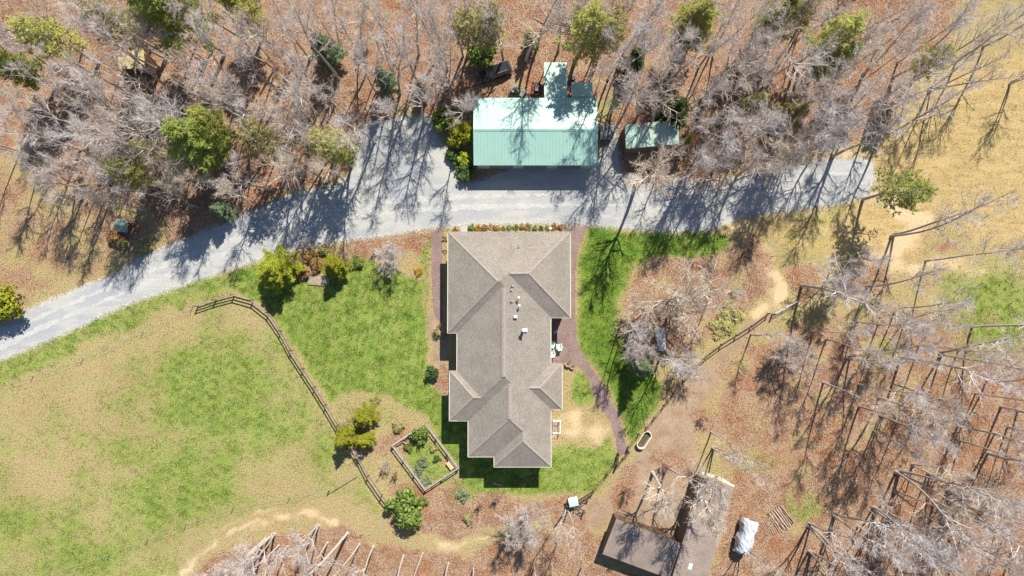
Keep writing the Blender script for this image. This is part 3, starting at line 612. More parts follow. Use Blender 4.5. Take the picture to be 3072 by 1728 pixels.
def gate(label, a, b, h, mat, rails=4, tube=False, cat='gate', name='gate'):
    A, B = P(*a), P(*b); d = B - A; L = d.length; t = thing(name, label, cat, A, math.atan2(d.y, d.x))
    for x in (0, L): obj('post', MB().box((x, 0, (h + .2) / 2), (.14, .14, h + .2)), M_fdark, t)
    for k in range(rails):
        z = .2 + (h - .25) * k / (rails - 1)
        obj('rail', MB().tube([(.08, 0, z), (L - .08, 0, z)], .03, 6) if tube else MB().box((L / 2, 0, z), (L - .16, .04, .12)), mat, t)
    for x in (.12, L / 2, L - .12): obj('stile', MB().box((x, .045, h / 2 + .03), (.09 if not tube else .05, .04, h - .15)), mat, t)
    if not tube: obj('brace', MB().box((L / 2, -.045, h / 2 + .02), (math.hypot(L - .3, h - .4), .03, .1), 0, -math.atan2(h - .4, L - .3)), mat, t)
    return t
gate('pale galvanised tube gate at the top of the dark rail fence', (2316, 943), (2386, 903), 1.25, M_galv, 5, True)
gate('dark wooden gate where the mulch path meets the rail fence', (1850, 1394), (1884, 1352), 1.35, M_fdark)
gate('open dark wooden gate swung in over the end of the mulch path', (1849, 1392), (1853, 1358), 1.35, M_fdark)
gate('dark wooden gate beside the small mint roofed feeder', (1733, 1511), (1768, 1486), 1.35, M_fdark, 3)
gate('short dark wooden gate below the small mint roofed feeder', (1729, 1514), (1752, 1531), 1.3, M_fdark, 3)
def wire_fence(label, pts, h=1.2, step=140):
    base = P(*pts[0]); t = thing('wire_fence', label, 'fence', base)
    ps = densify(pts, step)
    for p in ps: obj('post', MB().tube([(0, 0, 0), (0, 0, h)], .045, 6), M_fence, t, P(*p) - base)
    for z in (.45, h - .08):
        obj('wire', MB().tube([P(*p) - base + V3(0, 0, z + .02 * (i % 2)) for i, p in enumerate(ps)], .009, 4), M_galv, t)
wire_fence('thin wire fence crossing the pasture below the driveway', [(578, 922), (430, 995), (250, 1075), (100, 1128), (-40, 1168)])
wire_fence('thin wire fence along the foot of the pasture', [(988, 1468), (870, 1490), (700, 1522), (560, 1570), (330, 1660), (150, 1720)])
wire_fence('thin wire fence below the round green bush', [(1180, 1545), (1300, 1572), (1420, 1565), (1560, 1545), (1700, 1512)])
pole = P(1082, 1408); obj('leaning_pole', MB().tube([(0, 0, 1.3), tuple(P(990, 1466) - pole + V3(0, 0, 1.1))], .05, 6).tube([tuple(P(990, 1466) - pole), tuple(P(990, 1466) - pole + V3(0, 0, 1.2))], .06, 6), M_fgrey, None, pole)
tag(bpy.data.objects['leaning_pole'], 'pale pole rail reaching from the board fence to a lone post', 'pole')
# vegetable garden enclosure
gc = [(1275, 1271), (1375, 1405), (1275, 1470), (1176, 1337)]
gw = [P(x, y, 1.15) for x, y in gc]; gb = P(1275, 1370); gard = thing('garden_enclosure', 'square grey board enclosure round a leafy vegetable garden beside the house', 'enclosure', gb)
for i in range(4):
    a, b = gw[i], gw[(i + 1) % 4]; d = b - a; L = d.length; rz = math.atan2(d.y, d.x); k = 3 if L > 5.5 else 2
    for q in range(k): obj('post', MB().box((0, 0, .62), (.16, .16, 1.24), rz), M_fgrey, gard, V3(*(a.lerp(b, q / k))[:2], 0) - V3(gb.x, gb.y, 0))
    m = (a + b) / 2
    for z, wd, hh in ((1.16, .15, .05), (.62, .04, .16), (.2, .04, .2)):
        o = obj('rail', MB().box((0, 0, 0), (L, wd, hh)), M_fgrey, gard, V3(m.x, m.y, z) - V3(gb.x, gb.y, 0)); o.rotation_euler[2] = rz

# ------------------------------------------------------------------ vehicles and small things
def wheel(parent, c, r, w, axis='Y', rimm=None):
    t = MB(); seg = 18
    prof = [(r * .62, -w / 2), (r * .92, -w / 2), (r, -w * .3), (r, w * .3), (r * .92, w / 2), (r * .62, w / 2)]
    t.loft([[Vector((a * math.cos(2 * math.pi * k / seg), b, a * math.sin(2 * math.pi * k / seg))) for k in range(seg)] for a, b in prof], False)
    o = obj('wheel', t, M_rubber, parent, c)
    rm = MB(); rm.loft([[Vector((a * math.cos(2 * math.pi * k / seg), b, a * math.sin(2 * math.pi * k / seg))) for k in range(seg)] for a, b in ((r * .62, -w * .4), (r * .3, -w * .3), (r * .3, w * .3), (r * .62, w * .4))])
    obj('rim', rm, rimm or M_galv, o); return o
def car():
    a, b = P(1438, 238), P(1527, 206); d = b - a; c = (a + b) / 2
    t = thing('parked_car', 'black estate car with roof rails parked behind the garage', 'car', c, math.atan2(-d.y, -d.x)); L = 4.85; hw = .94     # front at +x
    sec = [(-2.42, .74, .45, .80), (-2.34, .86, .34, .98), (-1.7, .93, .26, 1.02), (-.6, .94, .24, 1.01), (.7, .94, .24, 1.0), (1.3, .93, .26, .98), (1.95, .88, .30, .88), (2.3, .76, .36, .76), (2.42, .58, .42, .64)]
    rings = []
    for x, w, z0, z1 in sec:
        rings.append([Vector((x, y, z)) for y, z in ((-w * .9, z0), (w * .9, z0), (w, z0 + .12), (w * 1.0, (z0 + z1) / 2), (w * .97, z1 - .1), (w * .86, z1), (0, z1 + .035), (-w * .86, z1), (-w * .97, z1 - .1), (-w, (z0 + z1) / 2), (-w, z0 + .12))])
    obj('body', MB().loft(rings), M_carpaint, t, smooth=False)
    gl = [(-2.2, .72, 1.0), (-2.0, .72, 1.28), (-1.75, .70, 1.50), (.05, .68, 1.52), (.3, .70, 1.44), (1.15, .76, 1.0)]
    obj('glasshouse', MB().loft([[Vector((x, y, z)) for y, z in ((-.84, .95), (.84, .95), (w, z), (-w, z))] for x, w, z in gl]), M_glass, t)
    obj('roof', MB().loft([[Vector((x, -w, z)), Vector((x, w, z)), Vector((x, w * .8, z + .05)), Vector((x, -w * .8, z + .05))] for x, w, z in ((-1.95, .66, 1.42), (-1.7, .70, 1.51), (-.8, .71, 1.55), (.0, .69, 1.53), (.14, .66, 1.50))]), M_carpaint, t)
    for s in (-1, 1):
        obj('roof_rail', MB().tube([(-1.75, s * .62, 1.55), (-1.6, s * .63, 1.63), (-.2, s * .62, 1.63), (-.05, s * .6, 1.56)], .03, 6), M_galv, t)
        obj('pillar', MB().tube([(.12, s * .67, 1.52), (1.12, s * .77, 1.02)], .04, 5), M_carpaint, t)
        obj('mirror', MB().box((.85, s * 1.02, 1.05), (.14, .22, .15), 0, 0, .03), M_carpaint, t)
        obj('taillight', MB().box((-2.34, s * .70, .86), (.16, .30, .20), 0, 0, .03), M_red, t)
        obj('headlight', MB().box((2.26, s * .62, .70), (.22, .30, .12), s * -.3, 0, .03), M_galv, t)
        for x in (-1.45, 1.45): wheel(t, (x, s * .82, .34), .34, .24)
    obj('rear_bumper', MB().box((-2.45, 0, .55), (.12, 1.5, .22), 0, 0, .04), M_black, t); obj('front_bumper', MB().box((2.42, 0, .48), (.12, 1.3, .2), 0, 0, .04), M_black, t)
    for y in (-.35, .35): obj('wiper', MB().tube([(1.1, y, 1.06), (.7, y + .3, 1.27)], .012, 4), M_black, t)
car()
def atv():
    t = thing('quad_bike', 'grey-green quad bike parked against the back of the garage', 'quad bike', P(1553, 277), R(-28))
    for x in (-.62, .62):
        for s in (-1, 1): wheel(t, (x, s * .45, .3), .3, .26)
    obj('frame', MB().box((0, 0, .45), (1.5, .35, .25), 0, 0, .05), M_black, t)
    obj('rear_fender', MB().loft([[Vector((x, -.55, z)), Vector((x, .55, z)), Vector((x, .5, z + .05)), Vector((x, -.5, z + .05))] for x, z in ((-1.0, .58), (-.75, .7), (-.4, .66))]), M_camo, t)
    obj('front_fender', MB().loft([[Vector((x, -.55, z)), Vector((x, .55, z)), Vector((x, .5, z + .05)), Vector((x, -.5, z + .05))] for x, z in ((.35, .66), (.65, .72), (1.0, .58))]), M_camo, t)
    obj('seat', MB().box((-.3, 0, .82), (.75, .32, .14), 0, 0, .05), M_black, t)
    obj('tank', MB().box((.2, 0, .8), (.4, .34, .2), 0, 0, .06), M_camo, t)
    for x in (-.75, .75): obj('rack', MB().tube([(x - .22, -.4, .86), (x + .22, -.4, .86), (x + .22, .4, .86), (x - .22, .4, .86), (x - .22, -.4, .86)], .02, 5).tube([(x, -.4, .86), (x, .4, .86)], .018, 5), M_galv, t)
    obj('handlebar', MB().tube([(.25, -.42, 1.05), (.4, -.15, 1.02), (.4, .15, 1.02), (.25, .42, 1.05)], .025, 6), M_black, t)
atv()
def mower():
    t = thing('ride_on_mower', 'black and red ride-on mower tucked beside the long lean-to', 'mower', P(1609, 268), R(90))
    for s in (-1, 1): wheel(t, (-.5, s * .5, .3), .3, .28); wheel(t, (.85, s * .42, .2), .2, .16)
    obj('deck', MB().box((.2, 0, .22), (.9, 1.25, .16), 0, 0, .05), M_red, t); obj('chassis', MB().box((0, 0, .45), (1.7, .5, .2), 0, 0, .04), M_black, t)
    obj('seat', MB().box((-.25, 0, .72), (.5, .5, .12), 0, 0, .05), M_steelgrey, t); obj('seat_back', MB().box((-.52, 0, .95), (.12, .5, .45), 0, R(-12), .04), M_steelgrey, t)
    obj('engine', MB().box((-.8, 0, .62), (.5, .55, .3), 0, 0, .06), M_black, t)
    for s in (-1, 1):
        obj('lever', MB().tube([(.1, s * .35, .5), (.15, s * .33, .95), (-.05, s * .1, 1.0)], .022, 5), M_galv, t); obj('fender', MB().box((-.5, s * .52, .64), (.7, .3, .06), 0, 0, .02), M_red, t)
mower()
def trailer():
    t = thing('utility_trailer', 'dark grey covered utility trailer standing off the garage gable', 'trailer', P(1814, 402), R(92))
    obj('bed', MB().box((0, 0, .55), (2.0, 1.55, .3)), M_black, t)
    cv = MB().loft([[Vector((x, -.80, .7)), Vector((x, .80, .7)), Vector((x, .80, z - .1)), Vector((x, .4, z)), Vector((x, -.4, z)), Vector((x, -.80, z - .1))] for x, z in ((-1.02, 1.1), (-.5, 1.28), (0, 1.22), (.5, 1.28), (1.02, 1.1))])
    obj('cover', cv, M_steelgrey, t)
    for s in (-1, 1): wheel(t, (-.1, s * .88, .32), .32, .2); obj('mudguard', MB().box((-.1, s * .88, .68), (.8, .24, .04)), M_black, t)
    obj('drawbar', MB().tube([(-1.0, -.5, .5), (-2.0, 0, .48)], .04, 6).tube([(-1.0, .5, .5), (-2.0, 0, .48)], .04, 6), M_black, t); obj('jockey_wheel', MB().tube([(-1.9, 0, .05), (-1.9, 0, .7)], .035, 6).lathe([(.08, 0), (.08, .08)], 10, (-1.9, 0, 0)), M_galv, t)
trailer()
def chair(label, px, py, rz, proto=None):
    if proto: return dup(proto, P(px, py), rz, label)
    t = thing('lawn_chair', label, 'chair', P(px, py), rz, 'mint lawn chairs on the patio')
    for k in range(5): obj('seat_slat', MB().box((.22 - k * .11, 0, .38 - k * .025), (.10, .52, .022), 0, R(-12)), M_mint, t)
    for k in range(5): obj('back_slat', MB().box((-.44, -.22 + k * .11, .68), (.022, .10, .8), 0, R(-24)), M_mint, t)
    for s in (-1, 1):
        obj('armrest', MB().box((-.02, s * .34, .60), (.72, .13, .025)), M_mint, t); obj('leg', MB().box((.28, s * .29, .29), (.09, .03, .58)), M_mint, t); obj('leg', MB().box((-.28, s * .29, .25), (.09, .03, .62), 0, R(25)), M_mint, t)
    return t
ch = chair('mint lawn chair standing clear of the eave on the mulch patio', 1677, 1038, R(98)); ch.scale = (1.0,) * 3
c2 = chair('upper mint lawn chair tucked under the house eave', 1656, 1030, R(80), ch); c3 = chair('lower mint lawn chair tucked under the house eave', 1655, 1058, R(104), ch)
fp = thing('kettle_grill', 'round kettle grill in the house shadow on the mulch patio', 'grill', P(1664, 994))
obj('bowl', MB().lathe([(.05, .55), (.22, .62), (.29, .78), (.29, .82)], 16), M_black, fp); obj('lid', MB().lathe([(.29, .82), (.24, .96), (.1, 1.03), (.02, 1.04)], 16), M_galv, fp)
for k in range(3): obj('leg', MB().tube([(.15 * math.cos(k * 2.1), .15 * math.sin(k * 2.1), .6), (.28 * math.cos(k * 2.1), .28 * math.sin(k * 2.1), 0)], .018, 5), M_galv, fp)
def planter(label, px, py, r, h, mat, plantm=None):
    t = thing('planter', label, 'planter', P(px, py)); obj('pot', MB().lathe([(r * .75, 0), (r, h), (r * 1.08, h), (r * 1.08, h - .06), (r * .9, h - .05), (r * .85, h - .12)], 16), mat, t)
    obj('soil', MB().lathe([(r * .88, h - .14), (r * .5, h - .11), (.02, h - .1)], 14), M_fdark, t); return t
planter('larger round wooden barrel planter beside the patio', 1704, 1091, .42, .55, M_fence); planter('smaller round wooden barrel planter beside the patio', 1717, 1100, .32, .42, M_fence)
planter('clay pot at the edge of the vegetable garden', 1219, 1322, .35, .45, M_terracotta); planter('pale pot at the upper end of the garden bench', 1344, 1375, .2, .35, M_terracotta); planter('small pale pot on the far corner of the garden bench', 1366, 1404, .15, .3, M_white)
bn = thing('garden_bench', 'plain plank bench inside the garden enclosure', 'bench', P(1353, 1393), math.atan2((P(1375, 1405) - P(1275, 1271)).y, (P(1375, 1405) - P(1275, 1271)).x))
for k in range(4): obj('plank', MB().box((0, -.3 + k * .2, .5), (1.2 - .1 * (k % 2), .18, .04)), M_plank, bn)
for x in (-.5, .5): obj('trestle', MB().box((x, 0, .24), (.08, .7, .48)), M_fence, bn)
# stock tank
a_, b_ = P(1946, 1294), P(1914, 1342); d_ = b_ - a_; tk = thing('stock_tank', 'long oval cream stock tank at the rail fence', 'trough', (a_ + b_) / 2, math.atan2(d_.y, d_.x)); L_ = d_.length / 2
def oval(r, hl, z, n_=20): return [Vector(((hl - r if math.cos(2 * math.pi * k / n_) > 0 else -(hl - r)) + r * math.cos(2 * math.pi * k / n_), r * math.sin(2 * math.pi * k / n_), z)) for k in range(n_)]
obj('shell', MB().loft([oval(.48, L_ - .1, 0), oval(.60, L_, .68), oval(.63, L_ + .03, .70), oval(.60, L_, .72), oval(.53, L_ - .07, .70), oval(.46, L_ - .14, .10)], True), mat_plain('cream_enamel', (.72, .64, .48), .5, .15, 4), tk)
obj('water', MB().loft([oval(.47, L_ - .12, .22), oval(.02, .05, .221)], True), mat_plain('tank_water', (.10, .075, .05), .15, .2, 3), tk)
# feeder hut, dog hut
fd = thing('bird_feeder', 'small square mint roofed feeder stand near the board gates', 'feeder', P(1717, 1496), R(12))
obj('roof', MB().loft([[Vector((-.62, -.62, 1.5)), Vector((.62, -.62, 1.5)), Vector((.62, .62, 1.5)), Vector((-.62, .62, 1.5))], [Vector((-.62, -.05, 1.72)), Vector((.62, -.05, 1.72)), Vector((.62, .05, 1.72)), Vector((-.62, .05, 1.72))]]), M_mint, fd); obj('box', MB().box((0, 0, 1.2), (.9, .9, .55)), M_white, fd)
for x in (-.4, .4):
    for y in (-.4, .4): obj('leg', MB().box((x, y, .48), (.09, .09, .96)), M_fdark, fd)
hu = thing('dog_house', 'small hut with grey-green roof beside the driveway wood edge', 'hut', P(381, 680), R(-8))
obj('wall', MB().box((0, 0, .55), (1.5, 1.15, 1.1)), M_fdark, hu)
for s in (-1, 1): obj('roof_board', MB().box((0, s * .38, 1.28), (1.9, .95, .05), 0, 0) if False else MB().loft([[Vector((-.95, 0, 1.5)), Vector((.95, 0, 1.5)), Vector((.95, s * .85, 1.08)), Vector((-.95, s * .85, 1.08))], [Vector((-.95, 0, 1.56)), Vector((.95, 0, 1.56)), Vector((.95, s * .85, 1.13)), Vector((-.95, s * .85, 1.13))]]), mat_plain('grey_green_roof', (.12, .165, .145), .7, .2, 4), hu)
obj('doorway', MB().box((0, -.58, .45), (.55, .03, .7)), M_black, hu)
# white tarp shelter: draped tarp over a hooped frame
tc = P(2228, 1600); tp = thing('tarp_shelter', 'crumpled white tarp shelter between the barn and the log stack', 'tarp', tc, R(-108))
rngt = random.Random(4); rings = []
for i in range(15):
    x = -2.35 + 4.7 * i / 14; k = 1 - .25 * (i / 14 - .4) ** 2; ring = []
    for j in range(13):
        an = math.pi * j / 12; w = (1.05 + .25 * math.sin(i * .9) * .5) * k; hh = 2.35 * k * (1 - (.35 if i in (0, 14) else 0))
        ring.append(Vector((x + rngt.uniform(-.08, .08), -w * math.cos(an) * (1 + rngt.uniform(-.05, .05)), .75 + (hh - .5) * max(0, math.sin(an)) ** .6 + rngt.uniform(-.07, .07))))
    rings.append(ring)
mbt = MB(); n_ = 13
mbt.add([p for r_ in rings for p in r_], [(i * n_ + j, i * n_ + j + 1, (i + 1) * n_ + j + 1, (i + 1) * n_ + j) for i in range(14) for j in range(n_ - 1)])
obj('tarp', mbt, M_tarp, tp)
for x in (-2.2, 0, 2.2):
    for s in (-1, 1): obj('pole', MB().tube([(x, s * .9, 0), (x, s * .9, 1.2)], .04, 6), M_galv, tp)
# crumpled pale sheet under the spreading tree
shc = P(1982, 1018); ms = MB(); rg = random.Random(9); n1, n2 = 7, 12
ms.add([Vector(((i - 3) * .22 * (1.1 - .03 * j) + rg.uniform(-.06, .06), (5.5 - j) * .27 + rg.uniform(-.05, .05), .08 + .16 * abs(math.sin(i * 1.7 + j * .6)) + rg.uniform(0, .12))) for j in range(n2) for i in range(n1)], [(j * n1 + i, (j + 1) * n1 + i, (j + 1) * n1 + i + 1, j * n1 + i + 1) for j in range(n2 - 1) for i in range(n1 - 1)])
o = obj('ground_sheet', ms, mat_plain('pale_canvas', (.66, .62, .58), .7, .12, 3), None, shc); o.rotation_euler[2] = R(8); tag(o, 'crumpled pale canvas sheet on leaves under the spreading bare tree', 'sheet')
# lamp post ball, stepping slab, post light
lp = thing('lamp_post', 'white globe lamp post at the edge of the driveway', 'lamp', P(2029, 582)); obj('pole', MB().tube([(0, 0, 0), (0, 0, 2.0)], .05, 8), M_black, lp); obj('globe', MB().lathe([(.06, 2.0), (.17, 2.08), (.22, 2.2), (.17, 2.33), (.05, 2.4)], 14), M_white, lp)
ll = thing('yard_light', 'small white light beside the house front bed', 'lamp', P(1649, 690)); obj('pole', MB().tube([(0, 0, 0), (0, 0, 1.5)], .04, 8), M_white, ll); obj('lantern', MB().lathe([(.08, 1.45), (.2, 1.55), (.2, 1.8), (.1, 1.95), (.02, 2.0)], 12), M_white, ll)
tag(obj('stepping_slab', MB().box((0, 0, .04), (1.0, .85, .1), .05, 0, .02), M_stone, None, P(1392, 688)), 'pale square slab between the driveway and the house', 'slab')
# barrel, wheelbarrow, tyres behind the buildings
br = thing('barrel', 'round dark barrel at the corner of the short lean-to', 'barrel', P(1718, 240)); obj('body', MB().lathe([(.26, 0), (.31, .25), (.31, .6), (.27, .85), (.29, .88)], 16), M_black, br); obj('lid', MB().lathe([(.27, .86), (.2, .84), (.02, .85)], 14), M_steelgrey, br)
wb = thing('wheelbarrow', 'black wheelbarrow with pale handles under a bare tree right of the sheds', 'wheelbarrow', P(1855, 246), R(170)); wheel(wb, (.65, 0, .2), .2, .1)
obj('tray', MB().loft([[Vector(p) for p in ((-.35, -.22, .35), (.4, -.2, .3), (.4, .2, .3), (-.35, .22, .35))], [Vector(p) for p in ((-.5, -.36, .62), (.65, -.33, .6), (.65, .33, .6), (-.5, .36, .62))], [Vector(p) for p in ((-.46, -.32, .6), (.6, -.29, .58), (.6, .29, .58), (-.46, .32, .6))], [Vector(p) for p in ((-.33, -.2, .38), (.38, -.18, .33), (.38, .18, .33), (-.33, .2, .38))]]), M_black, wb)
for s in (-1, 1): obj('handle', MB().tube([(.65, s * .08, .2), (-.4, s * .26, .42), (-1.1, s * .32, .65)], .03, 6), M_fgrey, wb)
# raised board platform by the bushes
pb = thing('board_platform', 'low platform of weathered boards between the shrubs and the lawn', 'platform', P(957, 840), R(-4))
for k in range(6): obj('plank', MB().box((random.Random(k).uniform(-.05, .05), -.62 + k * .25, .16), (2.9, .235, .04)), M_fence, pb)
for x in (-1.2, 0, 1.2): obj('joist', MB().box((x, 0, .07), (.1, 1.4, .14)), M_fdark, pb)

# logs: each one a thing
def log(label, a, b, r, z=None, mat=None, group=None, cat='log', name='log', seed=0):
    rg = random.Random(seed); A, B = P(*a), P(*b); zz = r if z is None else z; n_ = 5; d = B - A
    pts = [d * (k / n_) + V3(rg.uniform(-.05, .05), rg.uniform(-.05, .05), zz) for k in range(n_ + 1)]
    o = obj(name, MB().tube(pts, [r * rg.uniform(.85, 1.1) * (1 - .2 * k / n_) for k in range(n_ + 1)], 8), mat or M_log, None, A); return tag(o, label, cat, group)
NTH = ['first', 'second', 'third', 'fourth', 'fifth', 'sixth', 'seventh', 'eighth', 'ninth', 'tenth', 'eleventh', 'twelfth']
for k in range(12):
    r_ = k % 2; x_ = 2302 + k * 3.3; y_ = 1540 - k * 2.4
    log('cut log, %s from the tarp shelter side of the neat stack' % NTH[k], (x_, y_), (x_ + 38 + (k % 3) * 2, y_ + 58 - (k % 4) * 2), .085 + .02 * (k % 3), .1 + .17 * r_, None, 'logs in the stack by the tarp shelter', seed=k)
for k in range(4): log('loose thin pole beside the log stack, %s from the tarp shelter' % NTH[k], (2279 + k * 6, 1556 + k * 3), (2298 + k * 8, 1596 + k * 3), .05, .05 + .02 * k, None, 'loose poles beside the log stack', 'pole', 'loose_pole', seed=40 + k)
for k in range(9): log('thin cut pole in the heap above the long lean-to, %s from the top' % NTH[k], (1648 + k % 3 * 3, 64 + k * 4.2), (1704 + k % 4 * 3, 76 + k * 3.2), .07, .07 + .08 * (k % 2), None, 'poles heaped in the wood above the lean-to', 'pole', 'cut_pole', seed=60 + k)
for k in range(7): log('pale split board in the wood, %s from the small dark green cedar' % NTH[k], (1972 + k * 5, 214 + k % 3), (1990 + k * 4, 196 + k % 4 * 3), .09, .09, M_plank, 'boards in the wood right of the sheds', 'board', 'split_board', seed=80 + k)
for i, (a, b, r_, lb) in enumerate((((95, 447), (212, 433), .17, 'fallen dark log lying across the litter at the wood edge'), ((158, 452), (222, 437), .12, 'thinner fallen log beside the dark log at the wood edge'), ((1800, 55), (1848, 22), .14, 'pale fallen trunk below the top edge of the wood'), ((1655, 128), (1682, 118), .1, 'short pale log above the long lean-to'),
                                        ((1855, 160), (1880, 185), .12, 'short fallen branch by the dark green bush'), ((1968, 180), (1985, 170), .1, 'short pale log right of the dark green bush'), ((2095, 200), (2085, 190), .1, 'little log end in the brown litter'), ((2660, 66), (2700, 50), .12, 'fallen log near the golden field corner'),
                                        ((1480, 1448), (1505, 1456), .12, 'dark log on the red soil below the house'), ((2378, 820), (2381, 862), .06, 'straight stick on the leaves by the sandy patch'), ((830, 1606), (1000, 1602), .06, 'thin pale pole on the leaves by the clustered trunks'), ((1600, 55), (1635, 72), .1, 'short log by the pole heap'))):
    log(lb, a, b, r_, None, M_log if i != 2 else M_plank, None, 'log', 'fallen_log', seed=100 + i)

# ------------------------------------------------------------------ trees and plants
def island_mat(name, stops, transl=0.0, rough=.8, objvar=.3, hue=0.02, vscale=.9):
    t = NT(name); rp = t.n('NewGeometry').outputs['Random Per Island']; wpos = t.n('NewGeometry').outputs['Position']
    nz = t.noise(wpos, vscale, 3); f = t.math('ADD', t.math('MULTIPLY', rp, .55), t.math('MULTIPLY', nz, .45))
    col = t.ramp(f, stops); oi = t.n('ObjectInfo').outputs['Random']; h = t.n('HueSaturation'); t.l(col, h.inputs['Color'])
    t.l(t.math('MULTIPLY_ADD', oi, objvar, 1 - objvar / 2), h.inputs['Value']); t.l(t.math('MULTIPLY_ADD', oi, hue, .5 - hue / 2), h.inputs['Hue']); col = h.outputs[0]
    m = t.out(col, rough)
    if transl > 0:
        tr = t.n('BsdfTranslucent'); t.l(col, tr.inputs['Color']); mx = t.n('MixShader'); mx.inputs[0].default_value = transl
        t.l(t.b.outputs[0], mx.inputs[1]); t.l(tr.outputs[0], mx.inputs[2]); t.l(mx.outputs[0], t.t.nodes['Material Output'].inputs['Surface'])
    return m
def bark_mat(name, a, b, objvar=.3):
    t = NT(name); co = t.coord(); f = t.noise(co, 5, 5, .7); oi = t.n('ObjectInfo').outputs['Random']
    ca = t.ramp(f, [(.35, tuple(v * .65 for v in a)), (.65, a)]); cb = t.ramp(f, [(.35, tuple(v * .65 for v in b)), (.65, b)])
    return t.out(t.mix(oi, ca, cb), .9)
M_bark = bark_mat('grey_bark', (.52, .46, .41), (.42, .355, .30))
M_palebark = bark_mat('pale_bark', (.62, .56, .50), (.56, .49, .42))
M_twig = bark_mat('grey_twigs', (.72, .655, .625), (.66, .565, .50))
M_twigt = bark_mat('tan_twigs', (.74, .64, .52), (.68, .55, .43))
M_redtwig = bark_mat('reddish_twigs', (.50, .30, .23), (.46, .25, .17))
PM = {'yellow': island_mat('yellow_green_needles', [(.25, (.28, .29, .05)), (.5, (.44, .44, .10)), (.75, (.60, .58, .20))], .35),
      'green': island_mat('green_needles', [(.25, (.17, .205, .034)), (.5, (.30, .345, .065)), (.75, (.46, .49, .15))], .4),
      'olive': island_mat('olive_needles', [(.25, (.26, .235, .07)), (.5, (.42, .385, .14)), (.75, (.60, .55, .27))], .4),
      'dark': island_mat('dark_green_leaves', [(.25, (.018, .042, .009)), (.5, (.055, .11, .024)), (.75, (.13, .20, .06))], .2),
      'bright': island_mat('bright_yellow_leaves', [(.25, (.17, .20, .012)), (.5, (.36, .39, .03)), (.75, (.55, .54, .08))], .35),
      'leafy': island_mat('fresh_green_leaves', [(.25, (.07, .12, .018)), (.5, (.18, .26, .045)), (.75, (.33, .41, .11))], .35),
      'grey': island_mat('grey_green_leaves', [(.25, (.11, .15, .075)), (.5, (.21, .27, .14)), (.75, (.36, .41, .25))], .3),
      'rust': island_mat('rust_leaves', [(.25, (.15, .065, .02)), (.5, (.33, .17, .06)), (.75, (.50, .31, .13))], .2),
      'gold': island_mat('gold_leaves', [(.25, (.28, .14, .006)), (.5, (.55, .33, .015)), (.75, (.70, .48, .05))], .2),
      'straw': island_mat('straw_blades', [(.25, (.28, .20, .10)), (.5, (.45, .34, .19)), (.75, (.62, .50, .32))], .15)}

def seg_mesh(name, segs, mat, k_of):
    A = np.array([s[0] for s in segs]); B = np.array([s[1] for s in segs]); r0 = np.array([s[2] for s in segs]); r1 = np.array([s[3] for s in segs])
    ks = np.array([k_of(a) for a in r0]); V = []; Fc = []; off = 0
    for k in sorted(set(ks)):
        m = ks == k; a, b, ra, rb = A[m], B[m], r0[m], r1[m]; n_ = len(a)
        d = b - a; d /= np.linalg.norm(d, axis=1, keepdims=True) + 1e-9
        ref = np.where(np.abs(d[:, 2:3]) < .9, np.array([[0, 0, 1.]]), np.array([[1., 0, 0]])); u = np.cross(d, ref); u /= np.linalg.norm(u, axis=1, keepdims=True) + 1e-9; w = np.cross(d, u)
        an = np.arange(k) * 2 * np.pi / k; ring = u[:, None] * np.cos(an)[None, :, None] + w[:, None] * np.sin(an)[None, :, None]
        v = np.concatenate([a[:, None] + ring * ra[:, None, None], b[:, None] + ring * rb[:, None, None]], 1).reshape(-1, 3); V.append(v)
        base = off + np.arange(n_)[:, None] * 2 * k
        for j in range(k):
            q = (j + 1) % k
            Fc.append(np.concatenate([base + j, base + q, base + k + q], 1)); Fc.append(np.concatenate([base + j, base + k + q, base + k + j], 1))
        off += len(v)
    return fast_mesh(name, np.concatenate(V), np.concatenate(Fc), mat)

